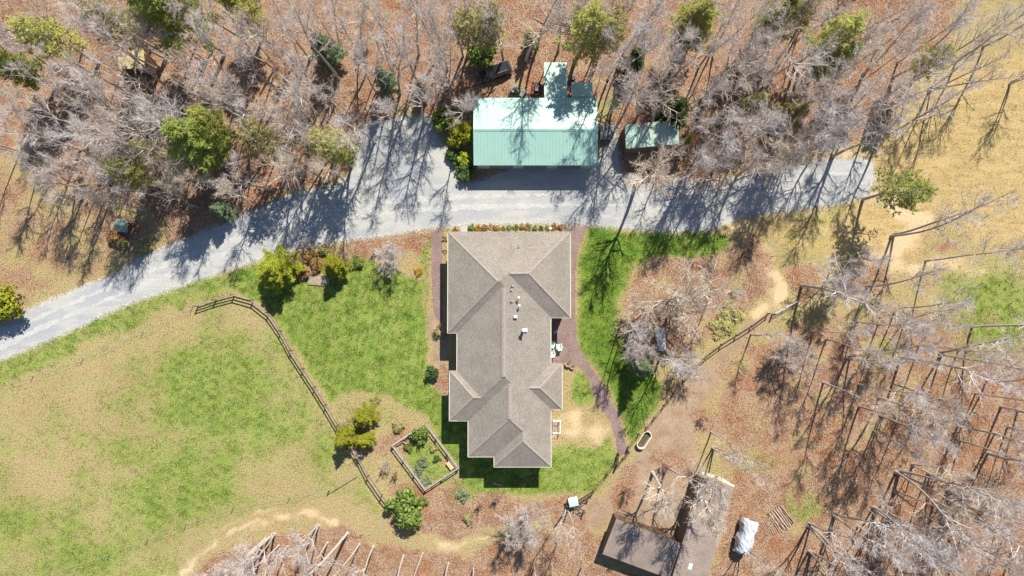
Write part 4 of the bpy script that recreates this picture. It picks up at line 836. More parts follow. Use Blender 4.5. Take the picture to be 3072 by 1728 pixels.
def uvec(rg): 
    while True:
        v = Vector((rg.uniform(-1, 1), rg.uniform(-1, 1), rg.uniform(-1, 1)))
        if .05 < v.length < 1: return v.normalized()
def bare_tree(seed, h=20.0, cb=.42, cr=3.6, r0=.21, stems=1, n1=16, n2=5, n3=4, n4=2, elev=(32, 62), spread=.12, tw=1.0, trunk_bend=.25, lim=1.2):
    """trunk and limbs / twigs of a leafless tree as two lists of segments"""
    rg = random.Random(seed); T, C = [], []
    def line(p, d, L, ra, rb, n_, wob, trop, dst):
        pts = [(p.copy(), ra, d.copy())]
        for i in range(n_):
            d = (d + uvec(rg) * wob + Vector((0, 0, trop))).normalized(); q = p + d * (L / n_); rr = ra + (rb - ra) * (i + 1) / n_
            dst.append((tuple(p), tuple(q), pts[-1][1], rr)); p = q; pts.append((p.copy(), rr, d.copy()))
        return pts
    def pick(pts, t): f = t * (len(pts) - 1); i = min(int(f), len(pts) - 2); k = f - i; return pts[i][0].lerp(pts[i + 1][0], k), pts[i][1] * (1 - k) + pts[i + 1][1] * k, pts[i + 1][2]
    def side(d, ang):
        o = d.orthogonal().normalized(); o = Matrix.Rotation(rg.uniform(0, 6.283), 3, d) @ o; return (d * math.cos(ang) + o * math.sin(ang)).normalized()
    for st in range(stems):
        a = 6.283 * st / stems + rg.uniform(-.5, .5); lean = spread * (1 if stems > 1 else .3) * rg.uniform(.6, 1.3)
        d0 = Vector((math.cos(a) * lean, math.sin(a) * lean, 1)).normalized(); hs = h * rg.uniform(.85, 1.0)
        p0 = Vector((math.cos(a), math.sin(a), 0)) * (r0 * .8 if stems > 1 else 0)
        tr = line(p0 - Vector((0, 0, .1)), d0, hs, r0 * (1 if stems == 1 else .75), .025, 12, trunk_bend * .25, .02, T)
        T.append((tuple(p0 - Vector((0, 0, .15))), tuple(p0 + d0 * .5), r0 * 1.5, r0 * .95))
        m1 = max(5, int(n1 / (stems ** .6)))
        for i in range(m1):
            t = cb + (1 - cb) * ((i + rg.random()) / m1) ** .9; p, r, d = pick(tr, min(t, .985)); u = (t - cb) / (1 - cb)
            L1 = cr * (1.15 - .75 * u ** 1.4) * rg.uniform(.65, 1.15) * (.8 if u < .08 else 1); az = rg.uniform(0, 6.283) if i % 2 else (i * 2.4 + seed); el = R(rg.uniform(*elev)) + u * .35
            d1 = Vector((math.cos(az) * math.cos(el), math.sin(az) * math.cos(el), math.sin(el))); b1 = line(p, d1, L1, min(r * .75, (.022 * L1 + .03) * lim), .022 * lim, 5, .15, .04, C)
            for j in range(n2):
                p2, r2, d2 = pick(b1, .2 + .8 * (j + rg.random()) / n2 * .98); L2 = L1 * rg.uniform(.3, .55); b2 = line(p2, side(d2, R(rg.uniform(22, 50))), L2, max(.020, r2 * .62) * lim ** .5, .014 * tw, 3, .16, .06, C)
                for k in range(n3):
                    p3, r3, d3 = pick(b2, .15 + .83 * (k + rg.random()) / n3); L3 = L2 * rg.uniform(.4, .7); b3 = line(p3, side(d3, R(rg.uniform(18, 48))), L3, .014 * tw, .010 * tw, 2, .2, .06, C)
                    for l in range(n4):
                        p4, _, d4 = pick(b3, rg.uniform(.2, 1)); C.append((tuple(p4), tuple(p4 + side(d4, R(rg.uniform(15, 55))) * rg.uniform(.3, .65) * (h / 20) ** .5), .011 * tw, .004))
    ko = lambda r: 8 if r > .12 else 6 if r > .05 else 4 if r > .025 else 3
    return seg_mesh('trunk', T, M_bark, ko), seg_mesh('crown', C, M_twig, ko)
VAR = {}
for i in range(5): VAR['tall%d' % i] = (bare_tree(10 + i, 20, .40 + .03 * (i % 3), 3.3 + .35 * (i % 3), .20), 20.0)
for i in range(2): VAR['fork%d' % i] = (bare_tree(30 + i, 20, .42, 3.0, .20, stems=2 + i, n1=20, spread=.13), 20.0)
for i in range(3): VAR['slim%d' % i] = (bare_tree(40 + i, 20, .52, 3.0, .15, n1=15, n2=6, n3=4, n4=2, elev=(30, 62), trunk_bend=.16), 20.0)
for i in range(2): VAR['wide%d' % i] = (bare_tree(50 + i, 10, .16, 4.6, .17, stems=3, n1=24, n2=7, n3=5, n4=3, elev=(24, 55), spread=.4, tw=1.3, lim=2.1), 10.0)
VAR['grand0'] = (bare_tree(80, 20, .42, 4.3, .30, n1=18, n2=7, n3=5, n4=3, elev=(24, 55), tw=1.3, lim=2.1), 20.0)
VAR['dome0'] = (bare_tree(60, 7, .22, 2.9, .10, stems=3, n1=24, n2=7, n3=6, n4=5, elev=(22, 60), spread=.22, tw=.85), 7.0)
VAR['brush0'] = (bare_tree(70, 4, .08, 1.5, .035, stems=4, n1=16, n2=5, n3=5, n4=3, elev=(35, 70), spread=.3, tw=.8), 4.0)
VAR['brush1'] = (bare_tree(71, 4, .08, 1.3, .03, stems=5, n1=16, n2=5, n3=4, n4=3, elev=(30, 65), spread=.35, tw=.8), 4.0)

TREES = []                                          # placed bare trees, labelled at the end
def to_base(cx, cy, hc): k = (CH - hc) / CH; return NAD[0] + (cx - NAD[0]) * k, NAD[1] + (cy - NAD[1]) * k
trng = random.Random(77)
def plant_bare(var, bx, by, h, label=None, twig=None, bark=None, lean=None, rz=None, group=None, name='bare_tree'):
    (tm, cm), H0 = VAR[var]; p = P(bx, by); t = thing(name, label or '', 'tree', p, trng.uniform(0, 6.283) if rz is None else rz, group, h / H0)
    if lean: t.rotation_euler = (lean[0], lean[1], t.rotation_euler[2])
    link('trunk', tm, t, mat=bark); link('crown', cm, t, mat=twig); TREES.append((t, bx, by, h, var)); return t

def pine(seed, h=14.0, cb=.35, cr=2.9, tuft=.30, nwh=15, shape=.8, per=2.5):
    rg = random.Random(seed); T = []; C = []; p = Vector((0, 0, -.1)); d = Vector((0, 0, 1)); pts = [p.copy()]
    for i in range(9):
        d = (d + uvec(rg) * .05 + Vector((0, 0, .05))).normalized(); q = p + d * (h / 9); T.append((tuple(p), tuple(q), .20 * (1 - i / 9.2) * h / 14 + .015, .20 * (1 - (i + 1) / 9.2) * h / 14 + .015)); p = q; pts.append(p.copy())
    at = lambda t: pts[min(int(t * 9), 8)].lerp(pts[min(int(t * 9), 8) + 1], t * 9 - min(int(t * 9), 8))
    tips = []
    for i in range(nwh):
        u = (i + rg.uniform(0, .6)) / nwh; t = cb + (1 - cb) * u; nb = rg.randint(4, 6); a0 = rg.uniform(0, 6.283)
        for b in range(nb):
            L = cr * (1 - u ** 1.5 * shape) * rg.uniform(.55, 1.12); az = a0 + 6.283 * b / nb + rg.uniform(-.3, .3); el = R(rg.uniform(0, 25) + 30 * u)
            d = Vector((math.cos(az) * math.cos(el), math.sin(az) * math.cos(el), math.sin(el))); o = at(min(t, .99)); T.append((tuple(o), tuple(o + d * L), .03 + .012 * L, .012))
            m = max(3, int(L * 8 * per))
            for k in range(m):
                f = .28 + .72 * (k + rg.random()) / m; c = o + d * L * f; sd = Vector((-d.y, d.x, 0)).normalized() * rg.uniform(-1, 1) * L * .42 * (1.15 - f) ; tips.append((c + sd + Vector((rg.gauss(0, .12), rg.gauss(0, .12), rg.uniform(-.22, .28))), (d + sd * .6 + Vector((0, 0, .55))).normalized()))
    tips += [(at(1) + uvec(rg) * .2, Vector((0, 0, 1))) for _ in range(6)]
    V = []; F = []
    for c, d in tips:
        for k in range(9):
            n_ = (d * .55 + uvec(rg) * .95 - Vector((0, 0, .45))).normalized(); s = n_.cross(Vector((0, 0, 1)) + uvec(rg) * .45).normalized(); L = tuft * rg.uniform(.6, 1.15); w = L * .125
            o = len(V); V += [tuple(c - s * w), tuple(c + s * w), tuple(c + n_ * L + s * w * .3)]; F.append((o, o + 1, o + 2))
    return seg_mesh('trunk', T, M_bark, lambda r: 7 if r > .08 else 4), fast_mesh('crown', np.array(V), np.array(F), PM['green'])
PVAR_S = [(pine(6, 14, .45, 3.1, nwh=12, shape=.55, per=.85, tuft=.34), 14.0), (pine(7, 14, .38, 2.8, nwh=13, shape=.7, per=1.0, tuft=.34), 14.0)]
PVAR = [(pine(1, 14, .38, 3.0), 14.0), (pine(2, 14, .30, 2.7, nwh=15), 14.0), (pine(3, 14, .45, 3.4, nwh=11, shape=.6), 14.0), (pine(4, 14, .12, 3.6, nwh=16, shape=.95, tuft=.40), 14.0), (pine(5, 14, .5, 3.3, nwh=11, shape=.5, per=2.0), 14.0)] + PVAR_S
def plant_pine(v, bx, by, h, col, label, name='pine_tree', group=None, wide=1.0, rz=None):
    (tm, cm), H0 = PVAR[v]; k = h / H0; t = thing(name, label, 'tree', P(bx, by), trng.uniform(0, 6.28) if rz is None else rz, group, (k * wide, k * wide, k)); link('trunk', tm, t); link('crown', cm, t, mat=PM[col]); return t

def shrub(seed, rad=1.0, hgt=1.3, clumps=46, per=46, leaf=.12, gap=.35):
    rg = random.Random(seed); V = []; F = []; T = []
    for c in range(clumps):
        u = uvec(rg); u.z = abs(u.z) * .9 - .15; rr = rg.uniform(.55, 1.0) * (1 + .18 * math.sin(3 * math.atan2(u.y, u.x) + seed)); ce = Vector((u.x * rad * rr, u.y * rad * rr, hgt * .5 + u.z * hgt * .55 * rr)); cr = rad * rg.uniform(.18, .34)
        T.append(((0, 0, 0), tuple(ce), .035 * rad + .01, .012))
        for k in range(per):
            o_ = uvec(rg); p = ce + o_ * cr * rg.uniform(.5, 1.1)
            if p.z < .05: p.z = .05
            n_ = (o_ + Vector((0, 0, .6)) + uvec(rg) * .6).normalized(); s = n_.orthogonal().normalized(); s = Matrix.Rotation(rg.uniform(0, 6.28), 3, n_) @ s; w = n_.cross(s); L = leaf * rg.uniform(.6, 1.3)
            o = len(V); V += [tuple(p - s * L), tuple(p + w * L * .5), tuple(p + s * L), tuple(p - w * L * .5)]; F.append((o, o + 1, o + 2, o + 3))
    return seg_mesh('stem', T, M_bark, lambda r: 4), fast_mesh('foliage', np.array(V), np.array(F), PM['leafy'])
SVAR = [shrub(1), shrub(2, clumps=36, per=50), shrub(3, hgt=1.0, clumps=40), shrub(4, clumps=70, per=40, leaf=.08), shrub(5, hgt=.6, clumps=26, per=40, leaf=.10)]
def plant_shrub(v, bx, by, rad, col, label, hk=1.0, name='shrub', cat='shrub', group=None):
    sm, fm = SVAR[v]; t = thing(name, label, cat, P(bx, by), trng.uniform(0, 6.28), group, (rad, rad, rad * hk)); link('stem', sm, t); link('foliage', fm, t, mat=PM[col]); return t
def grass_clump(px, py, r, h, col, label, n_=140, seed=1, cat='grass clump'):
    rg = random.Random(seed); V = []; F = []
    for k in range(n_):
        a = rg.uniform(0, 6.28); f = rg.random() ** .5; b = Vector((math.cos(a), math.sin(a), 0)) * r * .25 * f; tip = Vector((math.cos(a), math.sin(a), 0)) * r * (.35 + .75 * f) + Vector((0, 0, h * (1.15 - .6 * f) * rg.uniform(.7, 1.1))); m = b.lerp(tip, .55) + Vector((0, 0, h * .2)); s = Vector((-math.sin(a), math.cos(a), 0)) * .022
        o = len(V); V += [tuple(b - s), tuple(b + s), tuple(m + s), tuple(m - s), tuple(tip)]; F += [(o, o + 1, o + 2), (o, o + 2, o + 3), (o + 3, o + 2, o + 4)]
    return tag(link('grass_clump', fast_mesh('grass_clump', np.array(V), np.array(F), PM[col]), None, P(px, py)), label, cat)

# -- conifers (crown centres read off the photograph, in photo pixels)
def PT(v, cx, cy, h, col, label, wide=1.0, name='pine_tree'): b = to_base(cx, cy, h * .68); return plant_pine(v, b[0], b[1], h, col, label, name, None, wide)
PT(6, 145, 100, 15, 'yellow', 'soft yellow-green pine in the top corner of the wood', 1.15); PT(1, 10, 190, 14, 'green', 'green pine cut by the photo edge left of the yellow shed', 1.1)
plant_pine(2, 675, 161, 21, 'green', 'tall green pine with a long bare leaning trunk in the top wood', wide=.95); PT(0, 700, 8, 15, 'yellow', 'yellow-green pine at the top edge beside the tall leaning pine')
plant_pine(4, 588, 140, 15, 'olive', 'olive pine standing just below the tall leaning pine', wide=.9); PT(5, 375, 70, 15, 'olive', 'thin pale olive pine above the straw roofed shed', 1.1)
PT(1, 572, 420, 17, 'green', 'large dense green pine in the middle of the wood over the driveway bend', 1.35); PT(0, 600, 370, 13, 'yellow', 'yellow-green pine behind the large dense green pine')
PT(6, 362, 505, 14, 'yellow', 'yellow-green pine between the dense green pine and the dog house', 1.0); PT(5, 425, 440, 11, 'olive', 'small olive pine beside the yellow-green pine in the wood')
PT(5, 815, 415, 14, 'olive', 'thin olive pine left of the gravel turnaround', 1.1); PT(6, 985, 420, 14, 'olive', 'olive-yellow pine beside the gravel turnaround', 1.15); PT(5, 1010, 460, 12, 'yellow', 'yellow-green pine overhanging the gravel turnaround edge', .95)
PT(3, 650, 622, 6, 'grey', 'small grey-green cedar at the driveway wood edge', 1.1, 'cedar_tree'); PT(3, 955, 130, 10, 'grey', 'bushy grey-green cedar in the top wood', 1.0, 'cedar_tree'); PT(3, 1145, 220, 9, 'grey', 'grey-green cedar above the gravel turnaround', .8, 'cedar_tree'); PT(3, 1258, 258, 6, 'olive', 'small olive cedar between the turnaround and the parked car', .8, 'cedar_tree')
PT(5, 1390, 70, 14, 'olive', 'thin olive pine above the parked car'); PT(6, 1455, 60, 15, 'olive', 'second olive pine at the top edge above the parked car')
PT(6, 1748, 90, 16, 'yellow', 'big yellow-green pine above the short lean-to', 1.15); PT(5, 1815, 115, 14, 'olive', 'olive pine touching the big yellow-green pine')
PT(3, 1592, 105, 6, 'green', 'small green cedar beside the pole heap', .9, 'cedar_tree'); PT(3, 1912, 170, 7, 'dark', 'small dark green cedar beyond the big yellow-green pine', .95, 'cedar_tree')
PT(0, 2105, 45, 15, 'yellow', 'yellow-green pine at the top edge right of centre', 1.1); PT(5, 2075, 95, 13, 'olive', 'olive pine below the top edge pine right of centre'); PT(1, 2345, 30, 15, 'green', 'green pine at the top edge near the golden field', 1.1)
PT(6, 2500, 95, 16, 'yellow', 'tall yellow-green pine among grey crowns near the golden field', 1.05); PT(1, 2525, 175, 14, 'green', 'green pine below the tall yellow-green pine', .85); PT(6, 2400, 40, 14, 'olive', 'olive pine between two brighter pines at the top edge')
PT(3, 2040, 320, 10, 'dark', 'dark green cedar behind the half hidden shed', 1.05, 'cedar_tree'); PT(3, 2062, 415, 6, 'green', 'small green cedar at the end of the half hidden shed', .75, 'cedar_tree'); PT(3, 2205, 205, 6, 'dark', 'little dark cedar in the brown wood', .8, 'cedar_tree')
PT(3, 2385, 325, 9, 'olive', 'dark olive cedar above the far end of the driveway', 1.1, 'cedar_tree'); PT(5, 2790, 165, 12, 'olive', 'olive pine among grey crowns by the golden field', 1.0); PT(2, 2260, 310, 9, 'olive', 'small olive pine in the wood above the driveway', .9)
plant_pine(5, 2588, 598, 12.5, 'green', 'green pine leaning at the far end of the driveway', wide=1.25); plant_pine(3, 1908, 1090, 9, 'grey', 'dusky green cedar casting a long shadow over the side lawn', 'cedar_tree', wide=.8)
plant_pine(3, 848, 812, 7.5, 'bright', 'bright yellow-green cedar at the driveway edge of the lawn', 'cedar_tree', wide=1.75, rz=1); plant_pine(3, 1018, 806, 6.0, 'bright', 'smaller bright yellow-green cedar beside the board platform', 'cedar_tree', wide=1.35)
plant_pine(3, 1104, 1240, 5.4, 'bright', 'young bright pine on the round bed near the garden', 'young_pine', wide=1.35); plant_pine(3, 1052, 1302, 5.6, 'bright', 'young bright pine leaning over the board fence', 'young_pine', wide=1.35); plant_pine(3, 1104, 1314, 4.2, 'bright', 'lowest young bright pine on the round bed', 'young_pine', wide=1.5)
# -- leafy shrubs
plant_shrub(3, 30, 905, 3.1, 'bright', 'dense yellow-green bush beside the driveway at the photo edge', 1.25); plant_shrub(0, 1224, 1512, 2.35, 'leafy', 'large round green bush below the garden enclosure', 1.2); plant_shrub(0, 1452, 172, 1.9, 'leafy', 'bright green holly beside the parked car', 1.6)
plant_shrub(1, 1334, 375, 1.7, 'leafy', 'green bush at the corner of the gravel turnaround', 1.5); plant_shrub(3, 1385, 410, 1.8, 'bright', 'yellow-green bush against the garage gable', 1.5); plant_shrub(1, 1396, 482, 1.0, 'bright', 'small bright yellow bush at the garage corner', 1.3); plant_shrub(1, 1400, 520, 1.35, 'dark', 'dark green bush in the shade in front of the garage', 1.0); plant_shrub(2, 1362, 470, 1.1, 'dark', 'dark bush below the yellow-green garage bush', 1.2)
plant_shrub(1, 1300, 1116, .95, 'dark', 'dark green shrub on the bed beside the house', 1.4); plant_shrub(0, 1264, 1298, 1.15, 'leafy', 'leafy green shrub in the top corner of the garden', 1.4); plant_shrub(4, 1257, 816, .62, 'gold', 'round golden shrub beside the mulch path', 1.3)
plant_shrub(4, 2185, 950, 1.9, 'olive', 'low olive thicket on the leaves above the rail fence', .5); plant_shrub(4, 2160, 985, 1.5, 'olive', 'low golden-olive thicket close to the rail fence', .45); plant_shrub(4, 2205, 875, .8, 'olive', 'small olive clump right of the spreading tree', 1.0)
for i, (x, y, r_, c, l) in enumerate(((930, 765, 1.0, 'rust', 'rust brown bush above the board platform'), (955, 795, 1.0, 'rust', 'rust brown bush touching the board platform'), (912, 822, .9, 'rust', 'rust brown bush left of the board platform'), (975, 752, .8, 'olive', 'olive bush between the two bright cedars'), (350, 715, 1.0, 'rust', 'orange-brown bush beside the dog house'), (370, 735, .9, 'olive', 'low olive bush below the dog house'), (440, 740, .8, 'olive', 'small dark bush by the driveway near the dog house'),
                                      (1075, 790, .8, 'leafy', 'green spreading shrub on the lawn edge near the small bare tree'), (1060, 1262, .7, 'olive', 'olive shrub on the round bed by the fence'), (1195, 1280, .75, 'olive', 'dark olive shrub at the garden corner'), (1130, 1200, .7, 'olive', 'flat olive clump at the top of the round bed'), (1225, 1340, .6, 'leafy', 'leafy row plant inside the garden near the clay pot'), (1268, 1385, .75, 'grey', 'leafy grey-green patch in the garden middle'), (1255, 1415, .8, 'grey', 'leafy grey-green patch low in the garden'), (1280, 1440, .7, 'grey', 'leafy grey-green patch at the garden foot'),
                                      (1312, 1375, .5, 'dark', 'dark leafy plant beside the garden bench'), (1300, 1345, .5, 'olive', 'yellowish plant in the garden middle'), (1390, 1485, .9, 'grey', 'low grey-green mound below the garden enclosure'), (1260, 1505, .9, 'leafy', 'green shrub hugging the large round bush'), (1405, 1552, .7, 'olive', 'small olive bush on the leaves below the house'), (2130, 1470, .5, 'olive', 'small weed clump beside the barn end'))):
    plant_shrub(4 if i in (8, 10, 12, 13, 14, 17) else 2, x, y, r_, c, l, 1.0)
frng = random.Random(5); fc = ['leafy', 'gold', 'rust', 'straw', 'rust', 'leafy', 'grey', 'leafy', 'rust', 'olive', 'leafy', 'dark', 'olive', 'rust', 'rust']; fl_ = ['first', 'second', 'third', 'fourth', 'fifth', 'sixth', 'seventh', 'eighth', 'ninth', 'tenth', 'eleventh', 'twelfth', 'thirteenth', 'fourteenth', 'fifteenth']
for i in range(15): plant_shrub(4 if i % 2 else 2, 1415 + i * 19, 684 + frng.uniform(-4, 3), frng.uniform(.34, .55), fc[i], 'low bed plant along the house front, %s from the stepping slab' % fl_[i], 1.1, 'bed_plant', 'plant', 'plants in the bed along the house front')
plant_shrub(4, 1335, 715, .45, 'olive', 'narrow plant between the mulch path and the house corner', 1.4); plant_shrub(4, 1336, 752, .4, 'straw', 'straw coloured plant beside the mulch path', 1.2); plant_shrub(4, 1366, 690, .4, 'rust', 'little brown plant next to the stepping slab', 1.1)
grass_clump(1322, 988, .95, .9, 'straw', 'fountain of straw coloured grass beside the house wall', 260, 3); grass_clump(1309, 1006, .7, .6, 'dark', 'spiky dark yucca below the straw grass', 120, 4, 'yucca'); grass_clump(2172, 690, 1.0, .8, 'straw', 'straw grass clump at the end of the side lawn', 240, 6); grass_clump(1255, 1590, .6, .5, 'straw', 'small straw tuft on the dirt track', 120, 8)

# -- named bare trees (base points)
BT = [('fork0', 2678, 706, 23, 'tall twin-stemmed bare tree beside the sandy bend, branches spread over the dry field'), ('slim0', 2498, 790, 15, 'slim bare tree with a kinked dark trunk below the far driveway end'), ('slim1', 2777, 783, 19, 'lone slim bare tree on the sandy track'), ('tall0', 2405, 857, 22, 'tall pale bare tree rooted at the tube gate'), ('slim2', 2600, 860, 18, 'slim bare tree between the tube gate and the sandy track'),
      ('dome0', 2470, 858, 8, 'low dense grey bare tree beside the tube gate'), ('tall3', 2252, 1004, 11, 'short bare tree leaning by the middle of the rail fence'), ('dome0', 2345, 1050, 6.5, 'small dense grey bare tree between the rail fence and the open slope'), ('slim1', 2478, 1018, 16, 'slim bare tree halfway down the open slope'), ('fork1', 2545, 1073, 18, 'three-stemmed bare tree halfway down the open slope'), ('tall1', 2703, 1073, 22, 'tall bare tree right of the three-stemmed one on the slope'), ('fork0', 2822, 1061, 22, 'forked bare tree on the slope below the green patch'),
      ('slim0', 2577, 1153, 18, 'slim bare tree just below the three-stemmed one'), ('slim2', 2577, 1220, 21, 'tall slim bare tree with a long straight shadow on the slope'), ('slim1', 2690, 1268, 16, 'slim bare tree amid orange leaves on the slope'), ('tall2', 3003, 1220, 18, 'bare tree by the photo edge, uppermost of three'), ('slim0', 3023, 1280, 18, 'bare tree by the photo edge, middle of three'), ('tall4', 2963, 1360, 18, 'bare tree by the photo edge, lowest of three'), ('fork1', 2693, 1415, 24, 'big many-stemmed bare tree at the centre of the lower wood'),
      ('slim2', 2555, 1443, 12, 'short slim bare tree above the big many-stemmed one'), ('fork1', 2623, 1524, 21, 'many-stemmed bare tree low in the lower wood'), ('tall0', 2802, 1503, 23, 'tall bare tree sweeping across the lower corner'), ('fork0', 2503, 1543, 21, 'forked bare tree near the log stack'), ('fork1', 2430, 1655, 20, 'many-stemmed bare tree at the foot of the log stack clearing'), ('tall3', 2512, 1640, 18, 'bare tree at the bottom edge right of the log stack clearing'), ('slim0', 2640, 1640, 20, 'slim bare tree at the bottom edge of the lower wood'),
      ('slim1', 2138, 862, 14, 'dark crooked bare tree right of the spreading tree'), ('wide0', 2008, 905, 11, 'broad spreading bare tree with tan twigs beside the lawn'), ('tall2', 1984, 1068, 14, 'bare tree between the canvas sheet and the rail fence'), ('wide1', 2040, 1088, 5.5, 'low pale bare bush on the rail fence'), ('dome0', 1905, 1050, 5.5, 'small bare tree with pale forked limbs near the dusky cedar'), ('wide1', 1930, 945, 7, 'tangled grey bare bush below the spreading tree'),
      ('fork1', 2140, 1345, 15, 'three-stemmed bare tree above the barn end'), ('slim2', 2133, 1296, 14, 'slim bare tree behind the three-stemmed barn tree'), ('grand0', 1958, 1418, 15, 'big pale bare tree rising over the barn yard'), ('tall4', 2000, 1402, 18, 'bare tree with forked limbs over the barn yard'), ('grand0', 2072, 1446, 16, 'big pale bare tree at the barn eave'), ('fork0', 1700, 1530, 15, 'twin pale bare tree below the feeder'), ('dome0', 1566, 1548, 7.5, 'round silvery bare tree below the house'), ('dome0', 1182, 775, 5, 'small neat bare tree with fine lilac twigs on the lawn edge'),
      ('grand0', 1906, 556, 19, 'tall pale bare tree between the shed and the driveway, its shadow crossing the side lawn'), ('slim0', 2038, 545, 18, 'slim bare tree behind the globe lamp post'), ('slim1', 2096, 548, 20, 'slim bare tree second along the driveway from the lamp post'), ('slim2', 2192, 552, 17, 'slim bare tree third along the driveway from the lamp post'), ('tall2', 2300, 516, 20, 'tall bare tree fourth along the driveway from the lamp post'), ('slim0', 2346, 502, 18, 'slim bare tree fifth along the driveway from the lamp post'), ('slim1', 1866, 958, 15, 'slim bare tree on the lawn edge left of the canvas sheet'), ('slim2', 1858, 1035, 12, 'thin bare tree between the mulch path and the dusky cedar'),
      ('wide1', 2110, 540, 8, 'low spreading bare tree at the driveway right of the pale one'), ('wide0', 2280, 500, 10, 'large spreading bare tree above the driveway middle'), ('tall1', 2520, 395, 19, 'tall bare tree leaning over the far driveway end'), ('tall3', 2630, 420, 20, 'tall bare tree at the golden field corner by the driveway'), ('fork1', 2225, 1640, 13, 'pale many-limbed bare tree below the tarp shelter'), ('slim0', 62, 455, 16, 'slim bare tree at the wood edge, first from the photo edge above the driveway'), ('slim1', 130, 478, 17, 'slim bare tree at the wood edge just below the fallen dark log'), ('slim2', 168, 505, 15, 'slim bare tree at the wood edge, third from the photo edge'), ('tall2', 258, 560, 15, 'bare tree at the wood edge above the dry slope, fourth from the photo edge'), ('slim0', 292, 580, 14, 'slim bare tree at the wood edge, fifth from the photo edge'), ('slim1', 332, 606, 14, 'slim bare tree just above the dog house'), ('slim2', 415, 640, 13, 'slim bare tree right of the dog house'),
      ('tall2', 2868, 185, 18, 'bare tree at the upper edge of the golden field, first from the wood'), ('tall4', 2950, 140, 18, 'bare tree at the upper edge of the golden field, second from the wood'), ('fork0', 3030, 250, 16, 'forked bare tree on the golden field by the photo edge'),
      ('slim1', 1745, 1700, 14, 'bare tree at the bottom edge left of the run-in shed'), ('slim2', 1700, 1740, 10, 'bare tree cut by the bottom edge below the twin pale tree')]
for v, x, y, h, l in BT:
    pale = l.startswith(('twin pale', 'tall pale bare tree between', 'pale many')) or 'barn' in l; plant_bare(v, x, y, h, l, M_twigt if ('tan' in l or pale or 'spreading' in l) else None, M_palebark if pale else None)
for i, (x, y, h, v) in enumerate(((820, 1604, 20, 'fork0'), (808, 1610, 19, 'slim0'), (796, 1616, 20, 'slim1'), (836, 1636, 18, 'slim2'), (864, 1638, 17, 'slim0'), (952, 1578, 18, 'fork0'), (982, 1628, 18, 'slim1'), (1042, 1600, 20, 'tall0'), (1078, 1632, 17, 'slim2'), (1120, 1640, 16, 'tall2'), (1210, 1668, 18, 'slim1'), (1268, 1660, 17, 'slim0'), (740, 1700, 19, 'tall3'), (1345, 1690, 16, 'slim2'), (1420, 1705, 15, 'slim1'), (1603, 1700, 13, 'slim0'))):
    plant_bare(v, x, y, h, ['tall', 'pale', 'slim'][i % 3] + ' trunked bare tree on the bottom slope, %s from the pasture side' % (fl_ + ['sixteenth'])[i], None, M_palebark, group='bare trees on the bottom slope')
# -- the wood: crown centres in 2576-wide view pixels
CR = [(60, 20), (170, 30), (90, 260), (150, 230), (40, 320), (230, 200), (180, 150), (325, 180), (240, 290), (350, 270), (100, 350), (260, 340), (190, 330), (430, 250), (375, 310), (560, 200), (640, 40), (590, 70), (700, 50), (620, 150), (690, 190), (590, 270), (520, 230), (650, 260), (720, 260), (760, 300), (860, 30), (930, 90), (900, 150), (1010, 30), (1070, 20), (830, 230), (765, 170), (560, 405), (610, 440), (420, 490), (245, 495), (330, 470), (670, 440), (750, 440), (810, 420), (1080, 200), (1140, 250), (1110, 120),
      (1330, 30), (1425, 12), (1640, 30), (1665, 100), (1590, 190), (1655, 215), (1705, 190), (1820, 90), (1900, 95), (1850, 150), (1950, 150), (1780, 290), (1690, 250), (1860, 260), (1925, 235), (1900, 320), (1835, 320), (1700, 400), (1780, 395), (1850, 390), (1925, 395), (1985, 375), (2050, 210), (2150, 70), (2230, 50), (2300, 90), (2400, 60), (2480, 40), (2450, 110), (2360, 170), (2285, 215), (2150, 190), (2120, 290), (2200, 275), (2245, 325), (2080, 320), (2510, 130), (2000, 120), (2050, 60), (10, 210), (15, 60), (480, 120), (280, 120), (400, 60), (960, 250), (890, 300), (820, 310), (1260, 60), (1740, 120), (2340, 30), (2200, 130), (480, 440), (140, 420), (60, 430), (1100, 95), (1185, 20), (1010, 110), (955, 25), (1535, 45), (1565, 115), (1605, 70), (700, 120), (770, 85), (800, 35), (870, 95), (1115, 165)]
for i, (vx, vy) in enumerate(CR):
    cx, cy = vx * 1.1925 + trng.uniform(-8, 8), vy * 1.1925 + trng.uniform(-8, 8); h = trng.uniform(15, 22) if cy < 420 else trng.uniform(11, 16); b = to_base(cx, cy, h * .72)
    v = trng.choice(['tall0', 'tall1', 'tall2', 'tall3', 'tall4', 'fork0', 'fork1', 'tall1', 'slim0', 'slim2']); plant_bare(v, b[0], b[1], h, None, M_twigt if trng.random() < .18 else None, M_palebark if trng.random() < .25 else None, (trng.uniform(-.05, .05), trng.uniform(-.05, .05)), group='bare trees of the wood')
for i in range(26):                                 # lower wood, right of the barn
    for _ in range(60):
        bx, by = trng.uniform(2380, 3060), trng.uniform(1180, 1760)
        if by > 2360 - bx * .36 - 60 and by > 1400 - (bx - 2700) * .6 and min(math.hypot(bx - q[1], by - q[2]) for q in TREES) > 45: break
    else: continue
    plant_bare(trng.choice(['slim0', 'slim1', 'tall1', 'tall3', 'fork0', 'fork1']), bx, by, trng.uniform(14, 20), None, M_twigt if trng.random() < .4 else None, M_palebark if trng.random() < .3 else None, (trng.uniform(-.04, .04), trng.uniform(-.04, .04)), group='bare trees of the lower wood')
